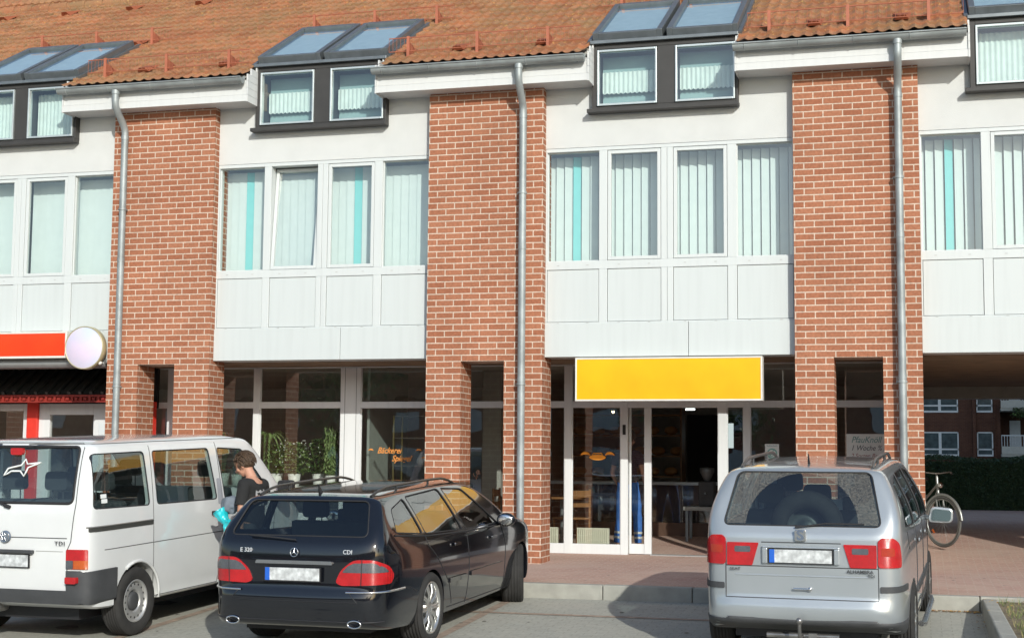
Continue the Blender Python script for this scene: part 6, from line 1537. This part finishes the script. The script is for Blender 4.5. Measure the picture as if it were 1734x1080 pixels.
for (xa, xb, za, zb) in wins:
    f = MB(); t = .07
    f.box(xa, xb, -.06, .02, za, za+t*1.6); f.box(xa, xb, -.05, .02, zb-t, zb); f.box(xa, xa+t, -.05, .02, za, zb); f.box(xb-t, xb, -.05, .02, za, zb); f.box(xa, xb, -.05, .02, za+.36, za+.45)
    if xb-xa > 1.5: m_ = (xa+xb)/2; f.box(m_-.08, m_+.08, -.055, .02, za, zb)
    fo = f.build('window', FW, ap); g = MB(); g.box(xa+t, xb-t, -.03, -.02, za+t, zb-t); g.build('pane', mat('far_window_pane', (.06, .09, .10), .15, noise=.4, nscale=3), fo)
for zf in (2.1, 4.75, 7.4):
    f = MB(); f.box(11.0, 14.2, -.9, 1.6, zf-.25, zf-.1); f.box(11.0, 14.2, -.95, -.9, zf-.1, zf+.35); bl_ = f.build('balcony', mat('pale_balcony', (.45, .46, .42), .7), ap)
    f = MB(); f.box(11.0, 14.2, -.94, -.91, zf+.95, zf+1.0); x_ = 11.0
    while x_ < 14.2: f.box(x_, x_+.03, -.94, -.91, zf+.35, zf+.95); x_ += .15
    f.build('railing', FW, bl_)
    f = MB(); f.box(11.6, 12.2, 1.5, 1.62, zf, zf+1.9); f.box(12.6, 13.6, 1.5, 1.62, zf+.5, zf+1.9); f.build('balcony_door', FW, bl_)
bush('balcony_flowers', 'dark hanging balcony flowers on the far apartment block', 12.0, 70.9, 3.9, .55, .6, 500, [G3, G1], 0, False, leaf=.12)
tw = empty('shade_block', 'tall pale block added out of view behind the shops to shade the apartment block', 'building', (0, 0, 0))  # unseen block, added only to throw shade on the far apartment facade
g = MB(); g.box(24, 62, 24, 38, 0, 34); g.build('wall', mat('shade_block_concrete', (.45, .43, .40), .9), tw)
wt = MB()
for zf in range(2, 32, 3):
    for xf in range(26, 60, 4): wt.box(xf, xf+1.6, 23.9, 24, zf, zf+1.4)
wt.build('shade_block_window_strip', mat('far_window_pane', (.06, .09, .10), .15), tw)
# ------------------------------------------------------------------ across the car park, seen only in reflections
op = empty('brick_terrace', 'brick terrace with red gable roof on the far side of the car park', 'building', (0, -62, -.45))
g = MB(); g.box(-55, 45, -10, 0, 0, 5.6); g.build('wall', brick_mat('brick_far', srgb((.60, .36, .28)), srgb((.55, .32, .24)), srgb((.66, .58, .52)), .25, .0833, .01), op)
g = MB(); g.prism([(-10.5, 5.55), (.5, 5.55), (-5, 9.6)], 0, -55.5, 45.5); g.build('roof', TILE, op)
for x_ in np.arange(-52, 44, 4.0):
    g = MB(); g.box(x_, x_+1.6, -.02, .06, 1.0, 2.5); g.box(x_, x_+1.6, -.02, .06, 3.6, 4.9); g.build('window', FW, op)
def tree(x, y, h, label, seed):
    r = empty('broadleaf_tree', label, 'tree', (x, y, -.5)); q = random.Random(seed); t = MB()
    t.tube([(0, 0, 0), (.1, 0, h*.25), (0, .1, h*.55)], [.28, .2, .1], 10)
    b = MB(); cl = []
    for k in range(9):
        a = q.uniform(0, 6.28); L_ = q.uniform(.2, .34)*h; zz = h*q.uniform(.25, .5); e_ = Vector((math.cos(a)*L_, math.sin(a)*L_, zz+h*q.uniform(.15, .4))); t.tube([(0, 0, zz), tuple(e_*.6+Vector((0, 0, zz*.4))), tuple(e_)], [.09, .06, .02], 6); cl.append(e_)
    t.build('trunk', mat('bark', (.08, .05, .03), .9), r)
    for c in cl+[Vector((0, 0, h*.85)), Vector((0, 0, h*.65))]:
        for k in range(260):
            d = Vector((q.gauss(0, 1), q.gauss(0, 1), q.gauss(0, .8)))*h*.085; p = c+d; s = q.uniform(.06, .14); b.mi = q.randint(0, 1)
            u = Vector((q.uniform(-1, 1), q.uniform(-1, 1), q.uniform(-1, 1)))*s; v = Vector((q.uniform(-1, 1), q.uniform(-1, 1), q.uniform(-1, 1)))*s
            b.add([p-u, p-v, p+u, p+v], [(0, 1, 2, 3)])
    b.build('crown', [G1, G3], r, recalc=False)
tree(-22, -48, 9, 'broadleaf tree in front of the terrace left end', 1); tree(-4, -50, 8, 'broadleaf tree in front of the terrace middle', 2); tree(18, -46, 10, 'broadleaf tree in front of the terrace right end', 3)
tree(26, -20, 8, 'broadleaf tree at the right edge of the car park', 4)
